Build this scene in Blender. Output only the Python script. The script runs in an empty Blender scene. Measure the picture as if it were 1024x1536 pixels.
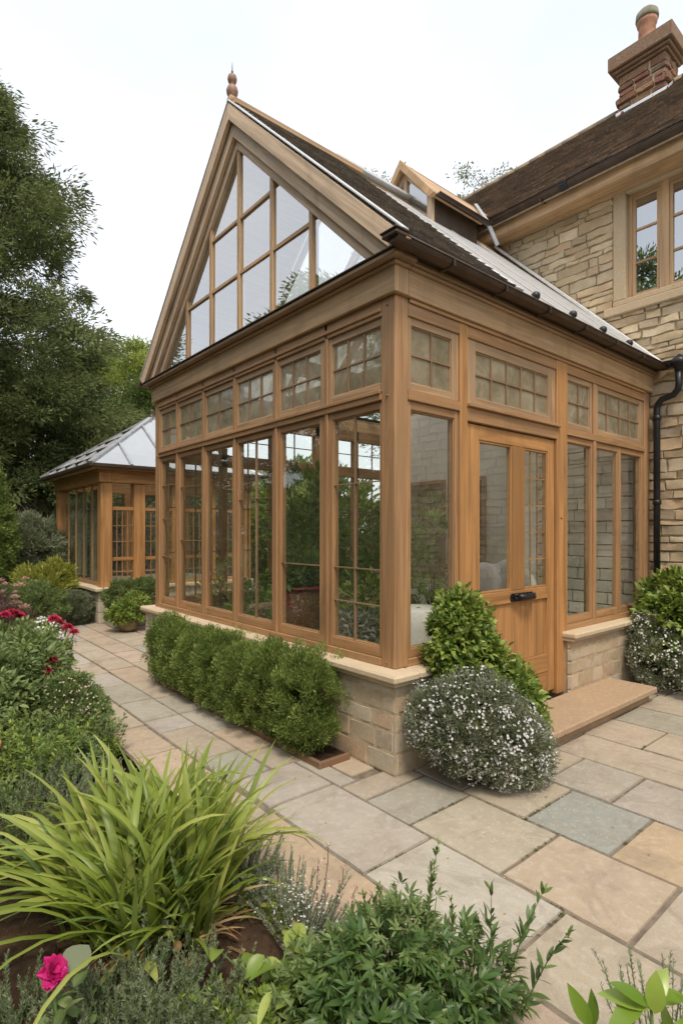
import bpy, bmesh, math, random
import numpy as np
from mathutils import Vector, noise as mnoise
random.seed(7)
rng = np.random.default_rng(11)
SC = bpy.context.scene
COL = SC.collection
R = math.radians

# ------------------------------------------------------------------ nodes
def new_mat(name):
    m = bpy.data.materials.new(name); m.use_nodes = True
    nt = m.node_tree; nt.nodes.clear()
    return m, nt
class NT:
    def __init__(s, nt): s.nt = nt
    def n(s, typ, **kw):
        nd = s.nt.nodes.new(typ)
        ins = kw.pop('ins', {})
        for k, v in kw.items(): setattr(nd, k, v)
        for k, v in ins.items():
            if isinstance(v, bpy.types.NodeSocket): s.nt.links.new(v, nd.inputs[k])
            else: nd.inputs[k].default_value = v
        return nd
    def noise(s, vec, scale, detail=4, rough=.55, dist=0):
        return s.n('ShaderNodeTexNoise', ins={'Vector': vec, 'Scale': scale, 'Detail': detail, 'Roughness': rough, 'Distortion': dist}).outputs[0]
    def ramp(s, fac, stops):
        r = s.n('ShaderNodeValToRGB', ins={'Fac': fac}); cr = r.color_ramp
        while len(cr.elements) < len(stops): cr.elements.new(.5)
        for e, (p, c) in zip(cr.elements, stops):
            e.position = p; e.color = (c if len(c) == 4 else (*c, 1)) if not isinstance(c, (int, float)) else (c, c, c, 1)
        return r.outputs[0]
    def mix(s, a, b, fac, mode='MIX'):
        m = s.n('ShaderNodeMix', data_type='RGBA', blend_type=mode)
        for sock, v in ((m.inputs[0], fac), (m.inputs[6], a), (m.inputs[7], b)):
            if isinstance(v, bpy.types.NodeSocket): s.nt.links.new(v, sock)
            elif sock == m.inputs[0]: sock.default_value = v
            else: sock.default_value = (*v, 1) if len(v) == 3 else v
        return m.outputs[2]
    def math(s, op, a, b=0.):
        m = s.n('ShaderNodeMath', operation=op)
        for i, v in enumerate((a, b)):
            if isinstance(v, bpy.types.NodeSocket): s.nt.links.new(v, m.inputs[i])
            else: m.inputs[i].default_value = v
        return m.outputs[0]
    def bump(s, h, strength=.3, dist=.01):
        return s.n('ShaderNodeBump', ins={'Height': h, 'Strength': strength, 'Distance': dist}).outputs[0]
    def principled(s, col, rough=.7, normal=None, spec=.5, metal=0.):
        ins = {'Base Color': col if isinstance(col, bpy.types.NodeSocket) else (*col, 1), 'Roughness': rough, 'Metallic': metal, 'Specular IOR Level': spec}
        if normal is not None: ins['Normal'] = normal
        return s.n('ShaderNodeBsdfPrincipled', ins=ins).outputs[0]
    def out(s, sh): s.n('ShaderNodeOutputMaterial', ins={'Surface': sh})
    def scalev(s, vec, sc):
        return s.n('ShaderNodeMapping', ins={'Vector': vec, 'Scale': sc}).outputs[0]
def mul(c, k): return tuple(min(1, x*k) for x in c)

def wood_mat(name, base, grey=0.25, greycol=(.30, .22, .15), rough=.55):
    m, nt = new_mat(name); t = NT(nt)
    uv = t.n('ShaderNodeUVMap', uv_map='UVMap').outputs[0]
    geo = t.n('ShaderNodeNewGeometry')
    isl = geo.outputs['Random Per Island']
    off = t.n('ShaderNodeCombineXYZ', ins={0: t.math('MULTIPLY', isl, 37.), 1: t.math('MULTIPLY', isl, 19.), 2: 0.}).outputs[0]
    v = t.n('ShaderNodeVectorMath', operation='ADD', ins={0: uv, 1: off}).outputs[0]
    fib = t.noise(t.scalev(v, (3., 90., 1.)), 1.6, 5, .6, .3)
    rings = t.noise(t.scalev(v, (.7, 14., 1.)), 1.2, 3, .5, 1.2)
    blot = t.noise(t.scalev(v, (1.2, 4., 1.)), 1.3, 3, .6)
    c = t.mix(mul(base, .62), mul(base, 1.22), t.ramp(rings, [(.28, 0.), (.72, 1.)]))
    c = t.mix(c, mul(base, .55), t.math('MULTIPLY', t.ramp(fib, [(.5, 0.), (.75, 1.)]), .45))
    c = t.mix(c, greycol, t.math('MULTIPLY', t.ramp(blot, [(.42, 0.), (.68, 1.)]), grey))
    tone = t.math('ADD', t.math('MULTIPLY', isl, .3), .72)
    c = t.mix(c, (0, 0, 0), t.math('SUBTRACT', 1., tone))
    obj = t.n('ShaderNodeTexCoord').outputs['Object']
    kn = t.n('ShaderNodeTexVoronoi', ins={'Vector': t.scalev(v, (2.2, 7., 1.)), 'Scale': .8, 'Randomness': 1.}).outputs['Distance']
    c = t.mix(c, mul(base, .3), t.math('MULTIPLY', t.ramp(kn, [(.02, 1.), (.06, 0.)]), .7))
    # water staining collects as irregular darker patches
    st = t.noise(t.scalev(obj, (3., 3., 1.1)), 1.4, 5, .65)
    c = t.mix(c, mul(base, .42), t.math('MULTIPLY', t.ramp(st, [(.54, 0.), (.72, 1.)]), .42))
    t.out(t.principled(c, rough, t.bump(t.mix(fib, rings, .4), .25, .003), .4))
    return m

def stone_mat(name, rough=.9, bump=.5, scale=1., use_tint=True, base=(.5, .4, .28), stain=(.3, .22, .14), stain_amt=.5, grain=55., lichen=False):
    m, nt = new_mat(name); t = NT(nt)
    obj = t.n('ShaderNodeTexCoord').outputs['Object']
    c = t.n('ShaderNodeAttribute', attribute_name='tint').outputs['Color'] if use_tint else base
    if not use_tint:
        c = t.mix(base, base, 0.)
    n1 = t.noise(obj, 4.5*scale, 6, .62, .4); n2 = t.noise(obj, 22*scale, 5, .65); n3 = t.noise(obj, grain*3, 4, .7); n4 = t.noise(obj, 1.3*scale, 3, .6)
    c = t.mix(c, t.mix(c, stain, .75), t.math('MULTIPLY', t.ramp(n1, [(.45, 0.), (.72, 1.)]), stain_amt))
    c = t.mix(c, t.mix(c, (1., .97, .88), .35), t.math('MULTIPLY', t.ramp(n2, [(.5, 0.), (.7, 1.)]), .35))
    c = t.mix(c, t.mix(c, (.09, .08, .06), .6), t.math('MULTIPLY', t.ramp(n3, [(.5, 0.), (.68, 1.)]), .35))
    c = t.mix(c, t.mix(c, (.2, .19, .15), .5), t.math('MULTIPLY', t.ramp(n4, [(.5, 0.), (.7, 1.)]), .35))
    if lichen:
        vz = t.n('ShaderNodeTexVoronoi', ins={'Vector': obj, 'Scale': 9., 'Randomness': 1.}); 
        sp = t.math('MULTIPLY', t.ramp(vz.outputs['Distance'], [(.05, 1.), (.14, 0.)]), t.ramp(n4, [(.45, 0.), (.6, 1.)]))
        c = t.mix(c, (.5, .49, .44), t.math('MULTIPLY', sp, .35))
        n5 = t.noise(obj, 2.1, 7, .72, 1.5); c = t.mix(c, mul((.2, .165, .12), 1.), t.math('MULTIPLY', t.ramp(n5, [(.52, 0.), (.62, .8), (.7, .2)]), .42))
        vein = t.noise(t.scalev(obj, (1., 3.5, 1.)), 3., 6, .7, 2.5); c = t.mix(c, (.5, .40, .27), t.math('MULTIPLY', t.ramp(vein, [(.47, 0.), (.5, 1.), (.53, 0.)]), .3))
    h = t.mix(n2, n3, .35)
    t.out(t.principled(c, rough, t.bump(h, bump, .012), .3))
    return m

def leaf_mat(name, cols, rough=.5, trans=.3, spec=.4):
    """cols: 3 leaf colours picked by each leaf's own value"""
    m, nt = new_mat(name); t = NT(nt)
    a = t.n('ShaderNodeAttribute', attribute_name='var').outputs['Fac']
    c = t.ramp(a, [(0., cols[0]), (.5, cols[1]), (1., cols[2])])
    p = t.principled(c, rough, None, spec)
    tc = t.mix(c, (1., 1., .35), .18)
    tr = t.n('ShaderNodeBsdfTranslucent', ins={'Color': t.mix(tc, tc, 0.)}).outputs[0]
    t.out(t.n('ShaderNodeMixShader', ins={0: trans, 1: p, 2: tr}).outputs[0])
    return m

def plain_mat(name, col, rough=.5, metal=0., spec=.5, var=.15, scale=8., bump=.1):
    m, nt = new_mat(name); t = NT(nt)
    obj = t.n('ShaderNodeTexCoord').outputs['Object']
    n = t.noise(obj, scale, 5, .6); n2 = t.noise(obj, scale*9, 3, .6)
    c = t.mix(mul(col, 1-var), mul(col, 1+var), t.ramp(n, [(.3, 0.), (.7, 1.)]))
    t.out(t.principled(c, rough, t.bump(n2, bump, .004), spec, metal))
    return m

def schlick(t, f0):
    g = t.n('ShaderNodeNewGeometry')
    d = t.n('ShaderNodeVectorMath', operation='DOT_PRODUCT', ins={0: g.outputs['Normal'], 1: g.outputs['Incoming']}).outputs['Value']
    k = t.math('POWER', t.math('SUBTRACT', 1., t.math('MINIMUM', t.math('ABSOLUTE', d), 1.)), 5.)
    return t.math('ADD', t.math('MULTIPLY', k, 1-f0), f0)
def glass_mat(name, tint=(.86, .9, .87), f0=.0, ior=1.7, waviness=.02, wscale=2.5, rough=0.):
    """thin pane: transparent + mirror by Fresnel, slightly wavy; f0 raises the mirror share (coated glass)"""
    m, nt = new_mat(name); t = NT(nt)
    obj = t.n('ShaderNodeTexCoord').outputs['Object']
    nrm = t.bump(t.noise(obj, wscale, 2, .5), waviness, .05)
    fac = schlick(t, f0)
    tr = t.n('ShaderNodeBsdfTransparent', ins={'Color': (*tint, 1)}).outputs[0]
    gl = t.n('ShaderNodeBsdfGlossy', ins={'Color': (.95, .97, .97, 1), 'Roughness': rough, 'Normal': nrm}).outputs[0]
    film = t.n('ShaderNodeBsdfDiffuse', ins={'Color': (.75, .76, .70, 1)}).outputs[0]     # thin dirt film whose milky haze also lifts the panes' brightness
    dust = t.math('MULTIPLY', t.ramp(t.noise(t.scalev(obj, (1., 1., .35)), 5., 5, .65, .8), [(.35, .2), (.75, 1.)]), .045)
    tr = t.n('ShaderNodeMixShader', ins={0: dust, 1: tr, 2: film}).outputs[0]
    t.out(t.n('ShaderNodeMixShader', ins={0: fac, 1: tr, 2: gl}).outputs[0])
    return m

def antique_mat(name):
    """old mottled hand-made glass: partly clear, partly clouded cream, glossy"""
    m, nt = new_mat(name); t = NT(nt)
    obj = t.n('ShaderNodeTexCoord').outputs['Object']
    n = t.noise(obj, 3.2, 4, .6, 1.2); n2 = t.noise(obj, 11., 3, .6, .5)
    col = t.ramp(n, [(.3, (.34, .30, .20)), (.5, (.50, .44, .30)), (.7, (.66, .60, .44))])
    d = t.n('ShaderNodeBsdfDiffuse', ins={'Color': col}).outputs[0]
    tl = t.n('ShaderNodeBsdfTranslucent', ins={'Color': col}).outputs[0]
    milk = t.n('ShaderNodeMixShader', ins={0: .5, 1: d, 2: tl}).outputs[0]
    tr = t.n('ShaderNodeBsdfTransparent', ins={'Color': (.85, .82, .7, 1)}).outputs[0]
    body = t.n('ShaderNodeMixShader', ins={0: t.ramp(n2, [(.3, .05), (.7, .35)]), 1: milk, 2: tr}).outputs[0]
    fr = schlick(t, .07)
    gl = t.n('ShaderNodeBsdfGlossy', ins={'Color': (.9, .9, .88, 1), 'Roughness': .06, 'Normal': t.bump(n2, .25, .02)}).outputs[0]
    t.out(t.n('ShaderNodeMixShader', ins={0: fr, 1: body, 2: gl}).outputs[0])
    return m

M = {}
def opal_mat(name):  # diffuse white stands in for bright sky mirrored in clear roof glass
    m, nt = new_mat(name); t = NT(nt)
    obj = t.n('ShaderNodeTexCoord').outputs['Object']
    n = t.noise(obj, 2.5, 4, .6); col = t.ramp(n, [(.3, (.84, .87, .88)), (.7, (.93, .94, .94))])
    d = t.n('ShaderNodeBsdfDiffuse', ins={'Color': col}).outputs[0]; tl = t.n('ShaderNodeBsdfTranslucent', ins={'Color': col}).outputs[0]
    milk = t.n('ShaderNodeMixShader', ins={0: .5, 1: d, 2: tl}).outputs[0]
    tr = t.n('ShaderNodeBsdfTransparent', ins={'Color': (.95, .97, .97, 1)}).outputs[0]
    body = t.n('ShaderNodeMixShader', ins={0: .15, 1: milk, 2: tr}).outputs[0]
    gl = t.n('ShaderNodeBsdfGlossy', ins={'Color': (.9, .92, .93, 1), 'Roughness': .12}).outputs[0]
    t.out(t.n('ShaderNodeMixShader', ins={0: t.math('MULTIPLY', schlick(t, .08), .15), 1: body, 2: gl}).outputs[0])
    return m
M['oak'] = wood_mat('oak', (.45, .25, .115), .4, (.34, .22, .13))
M['oak_door'] = wood_mat('oak_door', (.52, .265, .10), .12, (.34, .2, .1), .45)
M['oak_pale'] = wood_mat('oak_pale', (.72, .53, .36), .25, (.66, .53, .40), .7)
M['oak_mid'] = wood_mat('oak_mid', (.58, .375, .20), .32, (.36, .26, .17), .6)
M['oak_red'] = wood_mat('oak_red', (.44, .29, .175), .4, (.26, .18, .12), .6)
M['oak_warm'] = wood_mat('oak_warm', (.47, .265, .125), .32, (.34, .22, .13), .5)
M['oak_upper'] = wood_mat('oak_upper', (.47, .30, .16), .45, (.33, .25, .17), .65)
M['oak_bar'] = wood_mat('oak_bar', (.34, .21, .12), .3, (.2, .15, .1), .6)
M['edging'] = wood_mat('edging_wood', (.26, .15, .085), .35, (.2, .15, .11), .8)
M['turned'] = wood_mat('turned_wood', (.42, .25, .17), .3, (.3, .2, .14), .6)
M['rubble'] = stone_mat('rubble_stone', .92, .8, 1., stain=(.36, .25, .14), stain_amt=.55)
M['ashlar'] = stone_mat('ashlar_stone', .88, .45, 1.2, stain=(.42, .33, .22), stain_amt=.5)
M['sill'] = stone_mat('sill_stone', .85, .3, 1.4, stain=(.5, .38, .22), stain_amt=.4)
M['paving'] = stone_mat('paving_stone', .8, .4, .9, stain=(.27, .22, .165), stain_amt=.5, grain=45, lichen=True)
M['chimney'] = stone_mat('chimney_stone', .95, .9, 1.6, stain=(.22, .11, .06), stain_amt=.6)
M['mortar'] = plain_mat('mortar', (.50, .40, .27), .95, 0, .2, .2, 12, .5)
M['joint'] = plain_mat('paving_joint', (.20, .165, .125), .95, 0, .2, .35, 18, .6)
M['tile'] = stone_mat('roof_tile', .85, .4, 1.5, stain=(.075, .055, .04), stain_amt=.5)
M['slate'] = stone_mat('slate_tile', .7, .3, 1.5, stain=(.06, .05, .045), stain_amt=.5)
M['lead'] = plain_mat('lead_flashing', (.42, .43, .44), .45, .6, .5, .2, 9, .2)
M['white_metal'] = plain_mat('pale_flashing', (.72, .73, .73), .4, .3, .5, .1, 9, .1)
M['bronze'] = plain_mat('bronze_gutter', (.075, .05, .035), .42, .35, .5, .3, 7, .15)
M['black'] = plain_mat('black_iron', (.018, .019, .021), .38, .2, .5, .3, 12, .2)
M['plaster'] = plain_mat('cream_plaster', (.86, .83, .74), .9, 0, .2, .05, 3, .15)
M['ceiling'] = wood_mat('ceiling_board', (.62, .5, .34), .2, (.5, .4, .28), .7)
M['floor'] = stone_mat('interior_floor', .6, .1, 1., False, (.5, .44, .35))
M['fabric'] = plain_mat('white_fabric', (.74, .73, .70), .95, 0, .2, .06, 30, .6)
M['wicker'] = plain_mat('wicker', (.15, .065, .03), .7, 0, .3, .5, 60, .9)
M['terracotta'] = plain_mat('terracotta', (.48, .19, .09), .85, 0, .25, .2, 14, .3)
M['potclay'] = plain_mat('chimney_pot_clay', (.42, .22, .14), .85, 0, .25, .3, 10, .3)
M['lichen'] = plain_mat('lichen_rim', (.26, .25, .18), .95, 0, .2, .3, 10, .4)
M['pinkstone'] = plain_mat('pink_stone', (.55, .33, .26), .85, 0, .3, .15, 12, .3)
M['bark'] = plain_mat('bark', (.11, .085, .06), .95, 0, .2, .4, 14, .8)
M['twig'] = plain_mat('twig', (.13, .1, .06), .9, 0, .2, .4, 14, .5)
M['greenstem'] = plain_mat('green_stem', (.12, .2, .05), .6, 0, .4, .3, 20, .2)
M['glazed'] = plain_mat('glazed_pot', (.22, .17, .08), .35, 0, .6, .6, 9, .1)
M['dark'] = plain_mat('dark_interior', (.02, .02, .02), .9)  # near-black colour standing in for the shade of unlit rooms
M['glass'] = glass_mat('window_glass', (.94, .96, .93), .12, 1.62, .05, 1.6)
M['gable_glass'] = glass_mat('gable_glass', (.88, .9, .88), .48, 1.9, .04, 1.2)
M['roof_glass'] = glass_mat('roof_glass', (.95, .96, .96), .42, 1.9, .06, 1.0)
M['clear_roof'] = glass_mat('clear_roof_glass', (.95, .96, .96), .12, 1.9, .06, 1.0)
M['opal'] = opal_mat('opal_roof_glass')
M['bright_glass'] = glass_mat('pavilion_roof_glass', (.9, .92, .92), .60, 1.9, .06, 1.0)
M['antique'] = antique_mat('antique_glass')
# soil
m, nt = new_mat('soil'); t = NT(nt); ob = t.n('ShaderNodeTexCoord').outputs['Object']
n1 = t.noise(ob, 9, 6, .65); n2 = t.noise(ob, 60, 5, .7)
t.out(t.principled(t.mix(t.mix((.03, .018, .011), (.095, .058, .034), t.ramp(n1, [(.35, 0.), (.7, 1.)])), (.16, .1, .06), t.math('MULTIPLY', t.ramp(n2, [(.55, 0.), (.75, 1.)]), .5)), .95, t.bump(t.mix(n1, n2, .6), .9, .02), .2)); M['soil'] = m
m, nt = new_mat('lawn'); t = NT(nt); ob = t.n('ShaderNodeTexCoord').outputs['Object']
n1 = t.noise(ob, .8, 6, .65); n2 = t.noise(ob, 30, 5, .7)
t.out(t.principled(t.mix((.035, .06, .018), (.08, .11, .035), t.mix(n1, n2, .5)), .9, t.bump(n2, .8, .03), .2)); M['lawn'] = m
# foliage colours
LM = {}
def L(name, a, b, c, rough=.5, trans=.3, spec=.35): LM[name] = leaf_mat(name, (a, b, c), rough, trans, spec)
L('box', (0.078, 0.124, 0.03), (0.18, 0.262, 0.056), (0.34, 0.41, 0.12), .45)
L('leafy', (0.075, 0.14, 0.024), (0.20, 0.30, 0.045), (0.42, 0.49, 0.12), .38, .3, .5)
L('grey_green', (0.104, 0.133, 0.077), (0.200, 0.238, 0.140), (0.356, 0.378, 0.266), .6)
L('silver', (0.210, 0.220, 0.176), (0.350, 0.363, 0.297), (0.536, 0.528, 0.462), .7, .2)
L('dark_tree', (0.045, 0.07, 0.028), (0.105, 0.14, 0.05), (0.21, 0.24, 0.085), .6, .22, .2)
L('mid_tree', (0.052, 0.098, 0.021), (0.111, 0.182, 0.039), (0.208, 0.280, 0.070), .55, .3)
L('lime_tree', (0.148, 0.224, 0.035), (0.282, 0.364, 0.070), (0.445, 0.490, 0.126), .55, .4)
L('olive_tree', (0.059, 0.084, 0.028), (0.126, 0.154, 0.049), (0.223, 0.238, 0.084), .55)
L('blade', (.10, .16, .02), (.26, .34, .05), (.52, .54, .16), .38, .35, .45)
L('blade_dark', (0.074, 0.140, 0.042), (0.178, 0.266, 0.063), (0.326, 0.420, 0.112), .35, .3, .5)
L('indoor', (.09, .17, .03), (.22, .36, .06), (.42, .55, .13), .4, .4, .4)
L('glossy', (0.073, 0.161, 0.017), (0.183, 0.310, 0.034), (0.341, 0.460, 0.081), .3, .35, .6)
L('deep', (0.037, 0.084, 0.025), (0.089, 0.168, 0.042), (0.178, 0.266, 0.070), .42, .28, .5)
L('sage', (0.089, 0.140, 0.049), (0.178, 0.252, 0.084), (0.297, 0.378, 0.140), .5)
L('yellowish', (0.178, 0.210, 0.032), (0.334, 0.357, 0.063), (0.512, 0.504, 0.126), .5, .35)
L('white_petal', (.62, .62, .60), (.78, .78, .76), (.88, .87, .84), .7, .2, .2)
L('cream_petal', (.6, .5, .34), (.72, .63, .46), (.8, .76, .62), .7, .2, .2)
L('red_petal', (.36, .005, .045), (.55, .01, .08), (.72, .05, .16), .55, .2, .3)
L('magenta_petal', (.42, .004, .10), (.60, .008, .17), (.75, .06, .3), .55, .2, .3)
L('orange_petal', (.55, .08, .01), (.7, .16, .02), (.75, .3, .03), .6, .2, .3)
L('pink_petal', (.5, .25, .24), (.66, .42, .4), (.8, .62, .58), .6, .2, .3)
L('purple', (0.089, 0.042, 0.056), (0.163, 0.084, 0.084), (0.252, 0.154, 0.140), .6, .25)
L('dead', (.25, .13, .05), (.42, .26, .11), (.55, .42, .22), .7, .3, .2)

# ------------------------------------------------------------------ object helpers
def tag(o, label=None, cat=None, group=None, kind=None):
    if label: o['label'] = label
    if cat: o['category'] = cat
    if group: o['group'] = group
    if kind: o['kind'] = kind
    return o
def thing(name, label, cat, loc=(0, 0, 0), group=None):
    o = bpy.data.objects.new(name, None); COL.objects.link(o); o.location = loc; o.empty_display_size = .2
    return tag(o, label, cat, group)
def link(o, parent):
    COL.objects.link(o)
    if parent is not None:
        o.parent = parent
        w = Vector((0, 0, 0)); p = parent
        while p is not None: w += p.location; p = p.parent
        o.location = -w          # meshes are written in world coordinates
    return o
class MB:
    def __init__(s): s.pc = []; s.v = []; s.f = []; s.uv = []; s.tint = []; s.sm = []
    def poly(s, pts, faces, grain=(1, 0, 0), tint=(.5, .5, .5), smooth=False):
        b = len(s.v); s.pc.append(b); s.v += [tuple(p) for p in pts]
        g = Vector(grain).normalized(); ox = random.random()*7
        for f in faces:
            P = [Vector(pts[i]) for i in f]
            n = (P[1]-P[0]).cross(P[2]-P[0])
            if n.length < 1e-12 and len(P) > 3: n = (P[2]-P[0]).cross(P[3]-P[0])
            n = n.normalized() if n.length > 0 else Vector((0, 0, 1))
            q = n.cross(g)
            if q.length < .3: gg = Vector((0, 0, 1)) if abs(n.z) < .7 else Vector((0, 1, 0)); q = n.cross(gg); g2 = gg
            else: g2 = g
            q.normalize()
            s.f.append([b+i for i in f]); s.uv.append([(p.dot(g2)+ox, p.dot(q)+ox*3) for p in P])
            s.tint.append(tint); s.sm.append(smooth)
    def box(s, x0, x1, y0, y1, z0, z1, grain=None, tint=(.5, .5, .5)):
        if x0 > x1: x0, x1 = x1, x0
        if y0 > y1: y0, y1 = y1, y0
        if z0 > z1: z0, z1 = z1, z0
        if grain is None:
            d = (x1-x0, y1-y0, z1-z0); grain = [(1, 0, 0), (0, 1, 0), (0, 0, 1)][d.index(max(d))]
        p = [(x, y, z) for z in (z0, z1) for y in (y0, y1) for x in (x0, x1)]
        s.poly(p, [(0, 2, 3, 1), (4, 5, 7, 6), (0, 1, 5, 4), (2, 6, 7, 3), (0, 4, 6, 2), (1, 3, 7, 5)], grain, tint)
    def beam(s, a, b, w, h, up=(0, 0, 1), tint=(.5, .5, .5)):
        a = Vector(a); b = Vector(b); d = (b-a).normalized(); u = Vector(up)
        sd = d.cross(u).normalized(); u = sd.cross(d).normalized()
        p = []
        for c in (a, b):
            for i, j in ((-1, -1), (1, -1), (1, 1), (-1, 1)): p.append(c+sd*(i*w/2)+u*(j*h/2))
        s.poly(p, [(0, 1, 2, 3), (7, 6, 5, 4), (0, 4, 5, 1), (1, 5, 6, 2), (2, 6, 7, 3), (3, 7, 4, 0)], d, tint)
    def prism(s, pts, ext, grain=(1, 0, 0), tint=(.5, .5, .5)):
        e = Vector(ext); n = len(pts); P = [Vector(p) for p in pts]
        nn = Vector((0, 0, 0))
        for i in range(n): nn += P[i].cross(P[(i+1) % n])
        if nn.dot(e) > 0: P = P[::-1]
        Q = P+[p+e for p in P]
        s.poly(Q, [tuple(range(n)), tuple(range(2*n-1, n-1, -1))]+[(i, i+n, (i+1) % n+n, (i+1) % n) for i in range(n)], grain, tint)
    def tube(s, pts, rad, seg=8, tint=(.5, .5, .5), cap=True):
        P = [Vector(p) for p in pts]; n = len(P)
        if isinstance(rad, (int, float)): rad = [rad]*n
        up = Vector((.31, .17, .93)).normalized(); V = []
        for i in range(n):
            d = (P[min(i+1, n-1)]-P[max(i-1, 0)]).normalized()
            a = d.cross(up); a = a.normalized() if a.length > .1 else d.cross(Vector((1, 0, 0))).normalized(); b = d.cross(a)
            for k in range(seg):
                t = 2*math.pi*k/seg; V.append(P[i]+(a*math.cos(t)+b*math.sin(t))*rad[i])
        F = [(i*seg+k, i*seg+(k+1) % seg, (i+1)*seg+(k+1) % seg, (i+1)*seg+k) for i in range(n-1) for k in range(seg)]
        if cap: F += [tuple(range(seg-1, -1, -1)), tuple(range((n-1)*seg, n*seg))]
        s.poly(V, F, (P[-1]-P[0]) if (P[-1]-P[0]).length > 0 else (0, 0, 1), tint, True)
    def lathe(s, c, prof, seg=20, tint=(.5, .5, .5)):
        V = []; c = Vector(c)
        for r, z in prof:
            for k in range(seg):
                t = 2*math.pi*k/seg; V.append(c+Vector((r*math.cos(t), r*math.sin(t), z)))
        n = len(prof)
        F = [(i*seg+k, i*seg+(k+1) % seg, (i+1)*seg+(k+1) % seg, (i+1)*seg+k) for i in range(n-1) for k in range(seg)]
        F += [tuple(range(seg-1, -1, -1)), tuple(range((n-1)*seg, n*seg))]
        s.poly(V, F, (0, 0, 1), tint, True)
    def stone(s, o, u, v, n, w, h, rough=.006, edge=.012, tint=(.5, .5, .5), nx=None, ny=None, depth=.03, wob=0., ring=0.):
        """a dressed or rough stone face: a grid bulging along n with rounded, slightly ragged edges"""
        o, u, v, n = map(Vector, (o, u, v, n))
        nx = nx or max(3, min(9, int(w/.06)+1)); ny = ny or max(3, min(6, int(h/.05)+1))
        e = min(edge, w*.2, h*.2)
        xs = [0, e]+[e+(w-2*e)*i/(nx-1) for i in range(1, nx-1)]+[w-e, w]
        ys = [0, e]+[e+(h-2*e)*i/(ny-1) for i in range(1, ny-1)]+[h-e, h]
        V = []; sd = random.random()*50
        for j, y in enumerate(ys):
            for i, x in enumerate(xs):
                bi = i in (0, len(xs)-1); bj = j in (0, len(ys)-1)
                dz = 0.
                q = o+u*x+v*y
                k = mnoise.noise((q*9)+Vector((sd, 0, 0)))*rough*1.2+mnoise.noise((q*22)+Vector((0, sd, 0)))*rough*.9
                if bi or bj: dz = -depth*(.9+.2*random.random())
                elif i in (1, len(xs)-2) or j in (1, len(ys)-2): dz = -e*ring+k*.9
                else: dz = k
                if wob:
                    q = q+u*(mnoise.noise(q*6+Vector((sd, 9, 0)))*wob)+v*(mnoise.noise(q*6+Vector((7, sd, 0)))*wob)
                V.append(q+n*dz)
        s.slabgrid(V, len(xs), len(ys), u, tint, u.cross(v).dot(n) < 0)
    def slabgrid(s, V, W, H, u, tint, flip=False):
        """smooth face inside, flat arris and sides with their own vertices"""
        def add(i0, i1, j0, j1, smooth):
            w = i1-i0+1
            pts = [V[j*W+i] for j in range(j0, j1+1) for i in range(i0, i1+1)]
            F = [(j*w+i, j*w+i+1, (j+1)*w+i+1, (j+1)*w+i) for j in range(j1-j0) for i in range(i1-i0)]
            if flip: F = [f[::-1] for f in F]
            s.poly(pts, F, u, tint, smooth)
        add(1, W-2, 1, H-2, True)
        add(0, W-1, 0, 1, False); add(0, W-1, H-2, H-1, False); add(0, 1, 1, H-2, False); add(W-2, W-1, 1, H-2, False)
    def build_each(s, name, mat, parent=None, bevel=0.):
        """one object per piece added to this builder"""
        starts = sorted(set(s.pc))+[len(s.v)]
        for v0, v1 in zip(starts, starts[1:]):
            q = MB(); q.v = s.v[v0:v1]
            for f, u, t_, m_ in zip(s.f, s.uv, s.tint, s.sm):
                if v0 <= f[0] < v1: q.f.append([i-v0 for i in f]); q.uv.append(u); q.tint.append(t_); q.sm.append(m_)
            q.build(name, mat, parent, bevel)
    def build(s, name, mat, parent=None, bevel=0., kind=None):
        me = bpy.data.meshes.new(name)
        me.from_pydata(s.v, [], s.f); me.update()
        uvl = me.uv_layers.new(name='UVMap')
        uvl.data.foreach_set('uv', np.array([c for f in s.uv for q in f for c in q], dtype=np.float32))
        ca = me.color_attributes.new('tint', 'FLOAT_COLOR', 'CORNER')
        ca.data.foreach_set('color', np.array([c for f, tn in zip(s.f, s.tint) for _ in f for c in (*tn, 1.)], dtype=np.float32))
        me.polygons.foreach_set('use_smooth', s.sm)
        if bevel:
            bm = bmesh.new(); bm.from_mesh(me)
            bmesh.ops.bevel(bm, geom=[e for e in bm.edges if e.is_manifold and e.calc_face_angle(0) > .5], offset=bevel, segments=1, affect='EDGES', clamp_overlap=True)
            bm.to_mesh(me); bm.free()
        me.materials.append(mat if not isinstance(mat, str) else M[mat])
        o = bpy.data.objects.new(name, me); link(o, parent)
        if kind: o['kind'] = kind
        return o

# ------------------------------------------------------------------ foliage
def unit(a): return a/np.maximum(np.linalg.norm(a, axis=-1, keepdims=True), 1e-9)
def mesh_np(name, V, faces_flat, sizes, var, mat, parent, kind=None, smooth=True):
    me = bpy.data.meshes.new(name)
    me.vertices.add(len(V)); me.vertices.foreach_set('co', V.astype(np.float32).ravel())
    me.loops.add(len(faces_flat)); me.loops.foreach_set('vertex_index', faces_flat.astype(np.int32))
    me.polygons.add(len(sizes))
    st = np.concatenate([[0], np.cumsum(sizes)[:-1]]).astype(np.int32)
    me.polygons.foreach_set('loop_start', st)
    me.polygons.foreach_set('use_smooth', np.full(len(sizes), smooth))
    at = me.attributes.new('var', 'FLOAT', 'POINT'); at.data.foreach_set('value', np.clip(var, 0, 1).astype(np.float32))
    me.update(calc_edges=True); me.validate()
    me.materials.append(LM[mat])
    o = bpy.data.objects.new(name, me); link(o, parent)
    if kind: o['kind'] = kind
    return o
def frames(D, roll=None):
    n = len(D); ref = rng.normal(size=(n, 3)) if roll is None else roll
    S = unit(np.cross(D, ref)); N = np.cross(S, D)
    return S, N
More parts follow.
